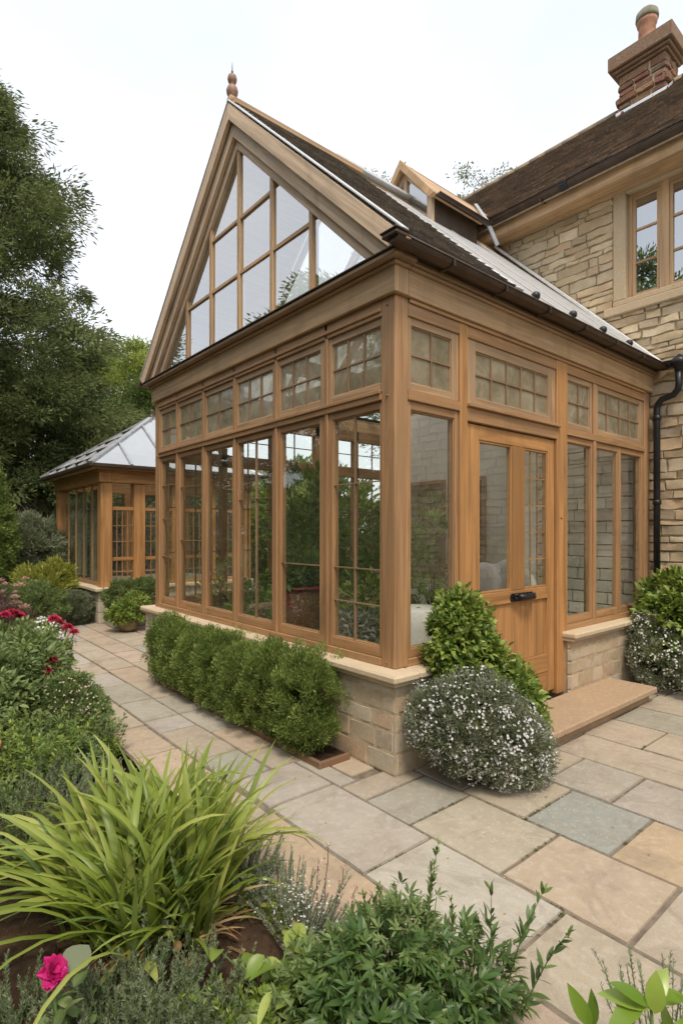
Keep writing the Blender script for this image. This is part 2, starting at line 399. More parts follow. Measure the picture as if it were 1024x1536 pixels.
def small_leaves(P, D, Ln, Wd, var, up=None, fold=.25):
    """rhombic folded leaf: 4 verts, 2 triangles"""
    n = len(P); S, N = frames(D, up)
    Ln = np.broadcast_to(np.asarray(Ln), (n,))[:, None]; Wd = np.broadcast_to(np.asarray(Wd), (n,))[:, None]
    mid = P+D*Ln*.45
    V = np.stack([P, mid+S*Wd*.5+N*Wd*fold, P+D*Ln, mid-S*Wd*.5+N*Wd*fold], 1).reshape(-1, 3)
    b = (np.arange(n)*4)[:, None]
    F = np.concatenate([b+[0, 1, 2], b+[0, 2, 3]], 1).ravel()
    return V, F, np.full(2*n, 3), np.repeat(var, 4)
def big_leaves(P, D, Ln, Wd, var, up=None, droop=.2, fold=.15):
    """8-vertex leaf with midrib, fold and droop"""
    n = len(P); S, N = frames(D, up)
    Ln = np.broadcast_to(np.asarray(Ln), (n,))[:, None]; Wd = np.broadcast_to(np.asarray(Wd), (n,))[:, None]
    def mid(t, dz): return P+D*Ln*t-N*Ln*droop*dz
    m0, m1, m2, m3 = mid(0, 0), mid(.3, .02), mid(.68, .25), mid(1, .8)
    up1 = N*Wd*fold
    V = np.stack([m0, m1, m2, m3, m1+S*Wd*.46+up1, m2+S*Wd*.40+up1, m1-S*Wd*.46+up1, m2-S*Wd*.40+up1], 1).reshape(-1, 3)
    b = (np.arange(n)*8)[:, None]
    F = np.concatenate([b+[0, 4, 1], b+[0, 1, 6], b+[2, 5, 3], b+[7, 2, 3], b+[1, 4, 5, 2], b+[6, 1, 2, 7]], 1).ravel()
    return V, F, np.tile([3, 3, 3, 3, 4, 4], n), np.repeat(var, 8)
def oval_leaves(P, D, Ln, Wd, var, up=None, droop=.2, fold=.12, nseg=6):
    """smooth oval leaf"""
    n = len(P); S, N = frames(D, up)
    Ln = np.broadcast_to(np.asarray(Ln), (n,))[:, None]; Wd = np.broadcast_to(np.asarray(Wd), (n,))[:, None]
    rows = []
    for i in range(nseg+1):
        t = i/nseg; w = max(.02, math.sin(math.pi*t**.85)**.8) if 0 < t < 1 else .02
        c = P+D*Ln*t-N*Ln*droop*t*t
        rows += [c-S*Wd*.5*w+N*Wd*fold*w, c, c+S*Wd*.5*w+N*Wd*fold*w]
    k = len(rows); V = np.stack(rows, 1).reshape(-1, 3); b = (np.arange(n)*k)[:, None]; F = []
    for i in range(nseg):
        a = 3*i; F += [b+[a, a+1, a+4, a+3], b+[a+1, a+2, a+5, a+4]]
    return V, np.concatenate(F, 1).ravel(), np.full(2*nseg*n, 4), np.repeat(var, k)
def blades(P, az, elev, Ln, Wd, curve, var, nseg=9, twist=None):
    """arching strap leaves"""
    n = len(P); h = np.stack([np.cos(az), np.sin(az), np.zeros(n)], 1); S = np.stack([-np.sin(az), np.cos(az), np.zeros(n)], 1)
    tw = rng.normal(0, .35, n) if twist is None else twist
    pos = P.copy(); th = elev.copy(); rows = []
    for i in range(nseg+1):
        t = i/nseg; w = (Wd*(min(1, .45+t*2.2))*(1-t**3.2)**.9+.0004)[:, None]
        d = h*np.cos(th)[:, None]+np.array([0, 0, 1.])*np.sin(th)[:, None]
        nn = np.cross(S, d); a = (tw*t)[:, None]; s2 = S*np.cos(a)+nn*np.sin(a)
        rows += [pos-s2*w*.5+nn*w*.12, pos-nn*w*.06, pos+s2*w*.5+nn*w*.12]
        pos = pos+d*(Ln/nseg)[:, None]; th = th-curve/nseg*(.35+1.6*t)
    k = len(rows); V = np.stack(rows, 1).reshape(-1, 3); b = (np.arange(n)*k)[:, None]; F = []
    for i in range(nseg):
        a = 3*i; F += [b+[a, a+1, a+4, a+3], b+[a+1, a+2, a+5, a+4]]
    return V, np.concatenate(F, 1).ravel(), np.full(2*nseg*n, 4), np.repeat(var, k)
def merge(parts):
    V = []; F = []; S = []; A = []; o = 0
    for v, f, s, a in parts: V.append(v); F.append(f+o); S.append(s); A.append(a); o += len(v)
    return np.concatenate(V), np.concatenate(F), np.concatenate(S), np.concatenate(A)
def mask3(P, s): return np.array([mnoise.noise(Vector(p)*s) for p in P])
def sph(n): return unit(rng.normal(size=(n, 3)))
def clump_pts(centers, rad, per, flat=1., shell=.5):
    """leaf positions and outward directions for foliage clumps"""
    n = len(centers); d = sph(n*per)
    r = (shell+(1-shell)*rng.random(n*per))**.6
    rr = np.repeat(np.broadcast_to(rad, (n,)), per)
    off = d*(r*rr)[:, None]; off[:, 2] *= flat
    return np.repeat(centers, per, 0)+off, d, np.repeat(np.arange(n), per)
def ell_surface(ells, n, lo=.6, up_only=None):
    """points in the outer shell of a union of ellipsoids"""
    out = []; outd = []
    w = np.array([e[1][0]*e[1][1]+e[1][0]*e[1][2] for e in ells]); w = w/w.sum()
    for e, wi in zip(ells, w):
        c = np.array(e[0]); r = np.array(e[1]); m = int(n*wi*2)+4
        d = sph(m); q = c+d*r*(lo+(1-lo)*rng.random(m)**.5)[:, None]
        keep = np.ones(m, bool)
        for e2 in ells:
            if e2 is e: continue
            keep &= (((q-np.array(e2[0]))/np.array(e2[1]))**2).sum(1) > lo*lo*.9
        keep &= q[:, 2] > (.02 if up_only is None else up_only)
        q = q[keep][:max(1, int(n*wi))]; out.append(q); outd.append(d[keep][:max(1, int(n*wi))])
    return np.concatenate(out), np.concatenate(outd)
def twigs(parent, base, tips, rad=.012, mat='twig', name='stem', n=24, seg=5):
    mb = MB(); idx = rng.choice(len(tips), min(n, len(tips)), replace=False)
    base = Vector(base)
    for i in idx:
        e = Vector(tips[i]); st = base+Vector((random.uniform(-.1, .1), random.uniform(-.1, .1), 0))*min(1, rad*40)
        m = st.lerp(e, .5)+Vector((random.uniform(-1, 1), random.uniform(-1, 1), .5))*(e-st).length*.08
        mb.tube([st, m, e], [rad, rad*.65, rad*.25], seg)
    return mb.build(name, mat, parent)
def shrub(name, label, cat, base, ells, leafmat, ncl=120, per=60, rc=.09, leaf=(.03, .014), shape='small', lo=.6, up=.35, group=None, flat=.9, stems=18, stemr=.01, outb=.9, floor=None, jitter=.45, noise_amp=.0, parent=None):
    th = thing(name, label, cat, base, group) if parent is None else parent
    C, Dn = ell_surface(ells, ncl, lo, floor)
    if noise_amp:
        C = C+Dn*(rng.normal(0, noise_amp, len(C)))[:, None]
    rad = rc*(.7+.6*rng.random(len(C)))
    P, d, ci = clump_pts(C, rad, per, flat, .25)
    cv = rng.normal(.5, .2, len(C))
    out = unit(Dn)[ci]
    D = unit(d*.7+out*outb+np.array([0, 0, up])+rng.normal(0, jitter, P.shape))
    var = cv[ci]+rng.normal(0, .2, len(P))
    ln = leaf[0]*(.65+.7*rng.random(len(P))); wd = leaf[1]*(.7+.6*rng.random(len(P)))
    f = {'small': small_leaves, 'big': big_leaves, 'oval': oval_leaves}[shape]
    upv = None if shape == 'small' else unit(out+np.array([0, 0, .8])+rng.normal(0, .4, P.shape))
    if floor is None: k = P[:, 2] > .005
    else: k = P[:, 2] > floor
    V, F, S, A = f(P[k], D[k], ln[k], wd[k], var[k], None if upv is None else upv[k])
    mesh_np('foliage', V, F, S, A, leafmat, th)
    if stems: twigs(th, base, C, stemr, n=stems)
    return th, C, Dn
def petal_ball(parent, name, c, r, mat, n=60, axis=(0, 0, 1), pl=1., pw=.5, shape='big', kind=None, spread=.95):
    """one double flower head: petals radiating in layers"""
    ax = Vector(axis).normalized(); a = np.array(ax)
    d = sph(n*3); dots = d@a; d = d[dots > -.15][:n]
    if len(d) < 3: return
    P = np.tile(np.array(c), (len(d), 1))+d*r*.12
    lift = 1-.35*np.clip(d@a, 0, 1)
    D = unit(d*spread+a*.25)
    f = big_leaves if shape == 'big' else small_leaves
    upv = np.tile(a, (len(d), 1))+rng.normal(0, .1, d.shape)
    V, F, S, A = f(P, D, r*pl*lift, r*pw, rng.random(len(d)), upv)
    return mesh_np(name, V, F, S, A, mat, parent, kind)
def flower_dots(parent, name, P, Dn, r, mat, petals=5, kind='stuff'):
    """many tiny five-petalled flowers"""
    n = len(P); S, N = frames(Dn); out = []
    for k in range(petals):
        t = 2*math.pi*k/petals; D = unit(S*math.cos(t)+N*math.sin(t)+Dn*.35)
        out.append(small_leaves(P, D, r*(.7+.6*rng.random(n)), r*.75, rng.random(n), Dn, .1))
    V, F, Sz, A = merge(out)
    o = mesh_np(name, V, F, Sz, A, mat, parent, kind); return o
def copy_tree(o, loc, label, scale=None, rot=None):
    c = o.copy(); COL.objects.link(c); c.location = loc; c['label'] = label
    if scale: c.scale = (scale,)*3 if isinstance(scale, (int, float)) else scale
    if rot is not None: c.rotation_euler = (0, 0, rot)
    for ch in list(o.children):
        d = ch.copy(); COL.objects.link(d); d.parent = c
        for g in list(ch.children):
            e = g.copy(); COL.objects.link(e); e.parent = d
    return c

def sprigs(th, bases, dirs, lens, mat, leaf, nl=26, rad=.0022, stemmat='greenstem', name='sprig', shape='small', bendz=.15, spread=.8, tipdens=1.0, up=.35, var=.5, sname='stem'):
    """upright stems set with leaves all along"""
    mb = MB(); parts = []
    for b, d, ln in zip(bases, dirs, lens):
        b = Vector(b); d = Vector(d).normalized(); pts = [b]; dd = d.copy()
        for k in range(6):
            dd = (dd+Vector((random.uniform(-1, 1), random.uniform(-1, 1), random.uniform(-.2, 1)))*bendz*.5).normalized(); pts.append(pts[-1]+dd*ln/6)
        mb.tube(pts, [rad*(1.4-.16*i) for i in range(7)], 5)
        k = nl; tt = (rng.random(k)**(1/(1+tipdens*.6)))*5.999; ii = tt.astype(int); fr = tt-ii
        PP = np.array([list(p) for p in pts]); P = PP[ii]*(1-fr)[:, None]+PP[ii+1]*fr[:, None]
        ax = unit(PP[ii+1]-PP[ii]); rd = sph(k); rd = unit(rd-ax*(rd*ax).sum(1)[:, None])
        D = unit(rd*spread+ax*(.5+up*tt[:, None]/6*1.5)+rng.normal(0, .12, (k, 3)))
        fn = {'small': small_leaves, 'big': big_leaves, 'oval': oval_leaves}[shape]
        sz = (.75+.5*rng.random(k))*(1.1-.45*(tt/6))
        parts.append(fn(P, D, leaf[0]*sz, leaf[1]*sz, rng.normal(var, .2, k), None if shape == 'small' else unit(ax+np.array([0, 0, .3])+rng.normal(0, .2, (k, 3)))))
        if True:
            parts.append(fn(PP[-1:]+rng.normal(0, .002, (4, 3)), unit(ax[-1:]+rng.normal(0, .5, (4, 3))), leaf[0]*.6, leaf[1]*.6, np.full(4, var+.3), None if shape == 'small' else sph(4)))
    (mb.build_each if sname == 'shoot' else mb.build)(sname, stemmat, th)
    V, F, S, A = merge(parts); return mesh_np(name, V, F, S, A, mat, th)
def tuft(th, c, area, n, hmin, hmax, lean, mat, leaf, nl, **kw):
    B = []; Dd = []; Ls = []
    for _ in range(n):
        a = random.uniform(0, 6.28); r = random.random()**.5
        B.append((c[0]+area[0]*r*math.cos(a), c[1]+area[1]*r*math.sin(a), c[2]))
        Dd.append((math.cos(a)*r*lean+random.gauss(0, .12), math.sin(a)*r*lean+random.gauss(0, .12), 1)); Ls.append(random.uniform(hmin, hmax))
    return sprigs(th, B, Dd, Ls, mat, leaf, nl, **kw)
# ------------------------------------------------------------------ camera, world, sun
cam = bpy.data.cameras.new('camera'); co = bpy.data.objects.new('camera', cam); COL.objects.link(co)
co.location = (-2.654, -2.602, 1.6); co.rotation_euler = (math.pi/2, 0, -math.atan2(.6437, .7653))
cam.sensor_fit = 'AUTO'; cam.sensor_width = 36; cam.lens = 831/1536*36; cam.shift_y = 29/1536; cam.clip_end = 1500; cam.clip_start = .05
SC.camera = co
w = bpy.data.worlds.new('World'); SC.world = w; w.use_nodes = True; nt = w.node_tree; nt.nodes.clear(); t = NT(nt)
SUN_EL, SUN_AZ = R(58), R(212)     # azimuth measured from +Y clockwise
sky = t.n('ShaderNodeTexSky', sky_type='NISHITA', sun_disc=False, sun_elevation=SUN_EL, sun_rotation=SUN_AZ, air_density=1., dust_density=2.5).outputs[0]
gen = t.n('ShaderNodeTexCoord').outputs['Generated']
cl = t.noise(t.scalev(gen, (1., 1., 2.2)), 1.7, 5, .5, .3)
cloud = t.ramp(cl, [(.32, (.74, .76, .795)), (.68, (.95, .93, .905))])
b1 = t.n('ShaderNodeBackground', ins={'Color': sky, 'Strength': .05}).outputs[0]
b2 = t.n('ShaderNodeBackground', ins={'Color': cloud, 'Strength': .74}).outputs[0]
s = t.n('ShaderNodeAddShader', ins={0: b1, 1: b2}).outputs[0]
t.n('ShaderNodeOutputWorld', ins={'Surface': s})
sl = bpy.data.lights.new('sun', 'SUN'); sl.energy = 1.5; sl.angle = R(12); sl.color = (1., .88, .72)
so = bpy.data.objects.new('sun', sl); COL.objects.link(so)
sd = Vector((math.sin(SUN_AZ)*math.cos(SUN_EL), math.cos(SUN_AZ)*math.cos(SUN_EL), math.sin(SUN_EL)))
so.rotation_euler = sd.to_track_quat('Z', 'Y').to_euler(); so.location = (-6, -8, 12)
SC.view_settings.view_transform = 'Standard'; SC.view_settings.look = 'None'; SC.view_settings.gamma = 1; SC.view_settings.exposure = .62
SC.cycles.max_bounces = 8; SC.cycles.transparent_max_bounces = 24; SC.cycles.diffuse_bounces = 3; SC.cycles.glossy_bounces = 4
SC.cycles.use_denoising = True

# ------------------------------------------------------------------ ground, bed, paving
def edge(y):      # right-hand border of the planted bed
    pts = [(-5, .4), (-3.2, -.35), (-2.5, -.75), (-1.9, -1.08), (-1.5, -1.27), (-1.0, -1.44), (-.3, -1.46), (.05, -1.30), (4.5, -1.28), (6., -.9), (7.2, -.25), (7.45, .2), (20, .2)]
    for (a, b), (c, d) in zip(pts, pts[1:]):
        if a <= y <= c: return b+(d-b)*(y-a)/(c-a)
    return pts[0][1] if y < pts[0][0] else pts[-1][1]
mb = MB(); mb.poly([(-220, -220, -.16), (220, -220, -.16), (220, 320, -.16), (-220, 320, -.16)], [(0, 1, 2, 3)]); mb.build('ground', 'lawn', None, kind='structure')
# soil sheet
nx, ny = 130, 240; X0, X1, Y0, Y1 = -5.2, .6, -4.2, 13.
V = []; F = []
for j in range(ny):
    y = Y0+(Y1-Y0)*(j/(ny-1))**1.25
    for i in range(nx):
        x = X0+(X1-X0)*(i/(nx-1))**.8
        d = edge(y)-x+mnoise.noise(Vector((x*5, y*5, 0)))*.05
        top = .035 if y < .0 else (-.085 if y < 4 else .0)
        if 0 <= y < .5: top = .035-(y/.5)*.12
        k = max(0., min(1., d/.08+.2)); k = k*k*(3-2*k)
        n = mnoise.noise(Vector((x*3, y*3, 1)))*.035+mnoise.noise(Vector((x*11, y*11, 1)))*.022+mnoise.noise(Vector((x*28, y*28, 5)))*.012
        V.append((x, y, -.15+(top+.15+n*(1 if d > .0 else .3))*k))
F = [(j*nx+i, j*nx+i+1, (j+1)*nx+i+1, (j+1)*nx+i) for j in range(ny-1) for i in range(nx-1)]
mb = MB(); mb.poly(V, F, smooth=True); mb.build('flower_bed_soil', 'soil', None, kind='structure')
# clods and crumbs
P = []
mb = MB()
for i in range(1500):
    y = random.uniform(-2.2, .6); x = edge(y)-abs(random.gauss(0, .45))-.02
    r = random.uniform(.003, .013); z = .04+mnoise.noise(Vector((x*3, y*3, 1)))*.035+mnoise.noise(Vector((x*11, y*11, 1)))*.022
    if x < -2.6: continue
    pts = [(x+random.gauss(0, r), y+random.gauss(0, r), z+abs(random.gauss(0, r))) for _ in range(4)]
    mb.poly(pts, [(0, 1, 2), (0, 2, 3), (0, 3, 1), (1, 3, 2)], smooth=False)
mb.build('soil_crumbs', 'soil', None, kind='stuff')

# paving: one sheet of mortar, slabs on it
TAN = (.44, .37, .285); BUFF = (.46, .39, .30); GREY = (.425, .39, .335); PINK = (.485, .375, .28); ORANGE = (.47, .355, .235); BLUE = (.33, .352, .315); GG = (.375, .355, .295); PALE = (.455, .415, .35)
pal = [TAN, BUFF, GREY, TAN, PALE, GG, BUFF, TAN, PINK]
mb = MB()
def ground_poly(pts, z): mb.poly([(x, y, z) for x, y in pts], [tuple(range(len(pts)))])
ground_poly([(-1.455, -5), (12, -5), (12, .06), (-1.455, .06)], -.009)
ground_poly([(-1.27, .06), (.2, .06), (.2, 14), (-1.27, 14)], -.009)
ground_poly([(.2, 4.0), (12, 4.0), (12, 14), (.2, 14)], -.009)
mb.build('paving_bed', 'joint', None, kind='structure')
mb = MB(); GAP = .011
def slab(x0, x1, y0, y1, col=None):
    c = col or random.choice(pal); k = random.uniform(.92, 1.07); c = tuple(v*k*random.uniform(.98, 1.02) for v in c)
    g = GAP/2*random.uniform(.7, 1.25)
    x0 += g; x1 -= g; y0 += g; y1 -= g; z = random.uniform(-.003, .003)
    w_, h_ = x1-x0, y1-y0
    nx = max(5, int(w_/.06)); ny = max(5, int(h_/.06)); s0 = random.random()*40; e = .007
    xs = [0, e]+[e+(w_-2*e)*i/nx for i in range(1, nx)]+[w_-e, w_]; ys = [0, e]+[e+(h_-2*e)*i/ny for i in range(1, ny)]+[h_-e, h_]
    V = []
    for j, yy in enumerate(ys):
        for i, xx in enumerate(xs):
            b = i in (0, len(xs)-1) or j in (0, len(ys)-1)
            X, Y = x0+xx, y0+yy
            wv = .004
            X += mnoise.noise(Vector((X*7, Y*7, s0)))*wv; Y += mnoise.noise(Vector((X*7, Y*7, s0+9)))*wv
            n = mnoise.noise(Vector((X*3, Y*3, s0)))*.0022+mnoise.noise(Vector((X*14, Y*14, s0)))*.0011
            V.append((X, Y, z+(-.035 if b else n)))
    mb.slabgrid(V, len(xs), len(ys), Vector((1, 0, 0)), c)
def column(x0, x1, ys, cols={}):
    for i, (a, b) in enumerate(zip(ys, ys[1:])): slab(x0, x1, min(a, b), max(a, b), cols.get(i))
column(-1.45, -.915, [.06, -.92, -1.75, -2.5, -3.3, -4.2], {0: ORANGE, 1: PINK, 2: TAN})
column(-.915, -.43, [.12, -.69, -1.42, -2.15, -2.7, -3.4, -4.2], {0: PALE, 1: PALE, 2: TAN, 3: GREY})
column(-.43, .11, [-.17, -.53, -1.10, -1.68, -2.3, -3.0, -3.7, -4.4], {0: GG, 1: BUFF, 2: PINK, 3: BUFF, 4: GREY})
slab(-.915, -.43, .12, .55, GREY)
slab(-.43, .11, -.17, .06, TAN)
column(.11, .65, [0, -.46, -.895, -1.36, -1.95, -2.6, -3.2, -4], {0: TAN, 1: BUFF, 2: BLUE, 3: ORANGE, 4: GG})
column(.65, 1.17, [-.1, -.715, -1.12, -1.62, -2.2, -3.], {0: BUFF, 1: GG, 2: GREY, 3: TAN})
column(1.17, 1.65, [-.1, -.48, -1.55, -2.3, -3.], {1: TAN})
column(1.65, 2.165, [-.1, -.45, -.9, -1.55, -2.3], {1: BUFF, 2: TAN})
column(2.165, 2.68, [-.1, -.47, -1.25, -2., -2.6], {1: GG})
column(2.68, 3.2, [-.1, -.45, -.95, -1.7, -2.3], {1: TAN})
x = 3.2
for wd in (.5, .55, .5, .5, .55, .5, .6):
    y = -.05
    ys = [y]
    while y > -4: y -= random.choice((.45, .6, .75, .9)); ys.append(y)
    if x < 4.0: column(x, x+wd, ys)
    x += wd
def rand_col(x0, x1, y0, y1, first=None):
    ys = [y0]
    while ys[-1] < y1: ys.append(ys[-1]+random.choice((.42, .55, .64, .72, .9)))
    column(x0, x1, ys)
column(-1.265, -.94, [.06, .5, 1.31, 1.95, 2.7, 3.3, 4.0, 4.8, 5.4, 6.2, 7, 7.8], {0: TAN, 1: PINK, 2: PINK, 3: TAN, 4: BUFF})
column(-.94, -.615, [.55, 1.0, 1.67, 2.02, 2.63, 3.31, 3.9, 4.5, 5.2, 5.8, 6.5, 7.4, 8], {2: GREY, 3: PALE, 4: GG, 5: GREY, 6: TAN})
column(-.615, -.28, [.55, .9, 1.45, 2.03, 2.6, 3.3, 4.0, 4.6, 5.2, 6.0, 6.6, 7.3, 8], {0: TAN, 2: PALE, 3: GREY, 4: TAN})
column(-.28, .06, [.12, .8, 1.5, 2.2, 2.9, 3.6, 4.2, 4.9, 5.5, 6.1, 6.8, 7.4, 8])
slab(-.43, -.28, .06, .55, GREY)
x = .06
for wd in (.48, .6, .42, .55, .6, .5, .45, .6, .6, .6): rand_col(x, x+wd, 4.28+random.random()*.1, 7.35); x += wd
mb.build('patio', 'paving', None, kind='structure')

# ------------------------------------------------------------------ face frames
class Face:
    """a wall plane: a runs along it, d goes inwards, z up"""
    def __init__(s, o, al, inn): s.o = Vector(o); s.al = Vector(al); s.inn = Vector(inn)
    def p(s, a, d, z): return s.o+s.al*a+s.inn*d+Vector((0, 0, z))
    def box(s, mb, a0, a1, d0, d1, z0, z1, grain=None, tint=(.5, .5, .5)):
        p, q = s.p(a0, d0, z0), s.p(a1, d1, z1); mb.box(p.x, q.x, p.y, q.y, p.z, q.z, grain, tint)
FL = Face((0, 0, 0), (0, 1, 0), (1, 0, 0)); FR = Face((0, 0, 0), (1, 0, 0), (0, 1, 0)); FB = Face((0, 4.13, 0), (1, 0, 0), (0, -1, 0))
def grid_box(mb, fc, a0, a1, z0, z1, d, rows, cols, t=.014, dd=.02, skip=()):
    for i in range(1, cols): a = a0+(a1-a0)*i/cols; fc.box(mb, a-t/2, a+t/2, d, d+dd, z0, z1)
    for j in range(1, rows):
        z = z0+(z1-z0)*j/rows; fc.box(mb, a0, a1, d-.001, d+dd-.002, z-t/2, z+t/2)
def sash(parent, name, fc, a0, a1, z0, z1, pa0, pa1, pz0, pz1, mat='oak', glass='glass', bars=None, d0=.012, d1=.07, label=None, barmat='oak_bar'):
    """frame a0..a1 x z0..z1 round a pane pa0..pa1 x pz0..pz1, with a stepped glazing bead"""
    mb = MB()
    fc.box(mb, a0, pa0, d0, d1, z0, z1); fc.box(mb, pa1, a1, d0, d1, z0, z1)
    fc.box(mb, pa0, pa1, d0+.001, d1, z0, pz0); fc.box(mb, pa0, pa1, d0+.001, d1, pz1, z1)
    o = mb.build(name, mat, parent, .003)
    b = .008; mb = MB()
    fc.box(mb, pa0, pa0+b, d0+.009, d1-.004, pz0, pz1); fc.box(mb, pa1-b, pa1, d0+.009, d1-.004, pz0, pz1)
    fc.box(mb, pa0+b, pa1-b, d0+.009, d1-.004, pz0, pz0+b); fc.box(mb, pa0+b, pa1-b, d0+.009, d1-.004, pz1-b, pz1)
    mb.build('glazing_bead', mat, o, .002)
    mb = MB(); mid = d0+.018
    P = [fc.p(a, mid, z) for a, z in ((pa0+b*.5, pz0+b*.5), (pa1-b*.5, pz0+b*.5), (pa1-b*.5, pz1-b*.5), (pa0+b*.5, pz1-b*.5))]
    k = random.uniform(-.0015, .0015); P[0] = P[0]+fc.inn*k; P[2] = P[2]+fc.inn*k*1.3
    mb.poly(P, [(0, 1, 2, 3)]); mb.build('pane', glass, o)
    if bars and bars[1] and not bars[0]:
        for z in bars[1]: mb = MB(); fc.box(mb, pa0+b, pa1-b, mid-.0105, mid+.0105, z-bars[2]/2, z+bars[2]/2); mb.build('glazing_bar', barmat, o)
    elif bars:
        mb = MB(); va, hz, tk = bars
        for a in va: fc.box(mb, a-tk/2, a+tk/2, mid-.012, mid+.012, pz0+b, pz1-b)
        for z in hz: fc.box(mb, pa0+b, pa1-b, mid-.0105, mid+.0105, z-tk/2, z+tk/2)
        mb.build('glazing_bar', barmat, o)
    if label: o['label'] = label
    return o
def lin(a, b, n): return [a+(b-a)*i/n for i in range(1, n)]

cons = thing('conservatory', 'large oak framed conservatory with a glazed gable, finial and stone plinth, standing nearest the patio', 'conservatory')
# plinth stones
def stone_run(mb, o, u, n, length, z0, heights, wr=(.22, .5), tints=None, rough=.004, edge=.010, gap=.006, depth=.03, start=0):
    """courses of stones along u, at height z0 upwards"""
    o = Vector(o); u = Vector(u); z = z0
    for ci, h in enumerate(heights):
        a = -random.uniform(0, .2) if ci % 2 else 0.
        a = max(a, 0)
        first = True
        while a < length-.01:
            wd = random.uniform(*wr)
            if first and ci % 2: wd *= .6
            first = False
            if length-(a+wd) < wr[0]*.6: wd = length-a
            tn = random.choice(tints); k = random.uniform(.88, 1.1)
            mb.stone(o+u*(a+gap/2)+Vector((0, 0, z+gap/2)), u, (0, 0, 1), n, wd-gap, h-gap, rough, edge, tuple(c*k for c in tn), depth=depth, ring=.25, wob=rough*.5)
            a += wd
        z += h
ASH = [(.53, .43, .30), (.47, .37, .25), (.58, .50, .38), (.52, .37, .25), (.43, .36, .27), (.56, .46, .34)]
PL = [(.58, .53, .43), (.55, .49, .39), (.60, .54, .44)]
hs = [.145, .14, .12, .115, .10]
mb = MB()
mb.box(-.07, .2, -.07, 4.2, 0, .618); mb.box(.2, .62, -.07, .2, 0, .618); mb.box(2.22, 4.19, -.07, .2, 0, .618); mb.box(.2, 4.19, 4.0, 4.2, 0, .618)
pl = mb.build('plinth', 'mortar', cons)
mb = MB(); stone_run(mb, (-.075, -.078, 0), (0, 1, 0), (-1, 0, 0), 1.7, 0, hs, (.18, .40), ASH, .006, .009, .010, .032); mb.build('plinth_stone', 'ashlar', pl)
mb = MB(); stone_run(mb, (-.075, 1.62, 0), (0, 1, 0), (-1, 0, 0), 2.64, 0, [.21, .205, .205], (.9, 1.3), PL, .002, .007); mb.build('plinth_stone', 'ashlar', pl)
mb = MB(); stone_run(mb, (-.078, -.075, 0), (1, 0, 0), (0, -1, 0), .7, 0, hs, (.18, .38), ASH, .006, .009, .010, .032); mb.build('plinth_stone', 'ashlar', pl)
mb = MB(); stone_run(mb, (2.2, -.075, 0), (1, 0, 0), (0, -1, 0), 1.98, 0, hs, (.16, .38), ASH, .007, .010, .010, .032); mb.build('plinth_stone', 'ashlar', pl)
mb = MB(); stone_run(mb, (-.078, 4.205, 0), (1, 0, 0), (0, 1, 0), 4.2, 0, [.21, .205, .205], (.4, .7), PL, .002, .007); mb.build('plinth_stone', 'ashlar', pl)
mb = MB()
def coping(x0, x1, y0, y1, z=.62, th=.055, tint=(.62, .50, .34)):
    mb.box(x0, x1, y0, y1, z, z+th, None, tint)
y = -.14
for L_ in (.95, 1.2, 1.15, 1.12): coping(-.14, .1, y, y+L_-.004); y += L_
coping(.104, .64, -.14, .1); coping(2.18, 3.2, -.14, .1); coping(3.204, 4.18, -.14, .1); coping(.104, 4.18, 4.05, 4.28)
mb.build_each('stone_sill', 'sill', cons, .014)
mb = MB(); mb.box(-.108, .1, -.108, 4.25, .592, .6195, None, (.58, .47, .33)); mb.box(.1, .63, -.108, .1, .592, .6195, None, (.58, .47, .33)); mb.box(2.19, 4.18, -.108, .1, .592, .6195, None, (.58, .47, .33)); mb.build_each('sill_moulding', 'sill', cons, .006)

# timber skeleton
ZS, ZT0, ZT1, ZH, ZF, ZC = .676, 2.50, 2.565, 3.075, 3.19, 3.365
def posts(name, lst, mat='oak_warm', bev=.004):
    for x0, x1, y0, y1, z0, z1 in lst:
        mb = MB(); mb.box(x0, x1, y0, y1, z0, z1); mb.build(name, mat, cons, bev)
posts('corner_post', [(0, .13, 0, .13, ZS, ZF), (4.02, 4.16, 0, .13, ZS, ZF), (0, .13, 4.0, 4.13, ZS, ZF), (4.02, 4.16, 4.0, 4.13, ZS, ZF)], bev=.006)
lj = [.735, 1.435, 2.16, 2.825, 3.49]       # joints between bays on the gable side
Lp = [(.160, .672), (.835, 1.385), (1.515, 2.115), (2.222, 2.785), (2.890, 3.448), (3.560, 3.962)]
mb = MB()
for j in lj: mb = MB(); FL.box(mb, j-.016, j+.016, -.004, .1, ZS+.05, ZF); mb.build('mullion', 'oak', cons, .004)
mb = MB()   # horizontal members, gable side
FL.box(mb, .13, 4.0, -.006, .11, ZS, ZS+.052); mb.build('bottom_rail', 'oak_warm', cons, .004); mb = MB()
FL.box(mb, .13, 4.0, -.010, .1, ZT0, ZT1)
FL.box(mb, .13, 4.0, -.022, .02, ZT1-.022, ZT1+.004)
FL.box(mb, .13, 4.0, -.004, .11, ZH, ZF)
FL.box(mb, .13, 4.0, -.016, -.004, ZH+.03, ZH+.055)
mb.build_each('transom_rail', 'oak', cons, .004)
Lj = [.13]+lj+[4.0]
lbars = {0: ([.40], [1.33, 1.83], .012), 1: None, 2: ([1.70], [1.92], .009), 3: None, 4: ([], [], .01), 5: ([3.70], [1.3, 1.75, 2.1], .01)}
lb = {0: ([.43], [1.08, 1.33, 1.95], .008), 1: ([], [1.33], .008), 2: ([1.80], [1.9], .006), 3: None, 4: ([], [1.5, 2.1], .006), 5: ([], [1.3, 1.75, 2.15], .006)}
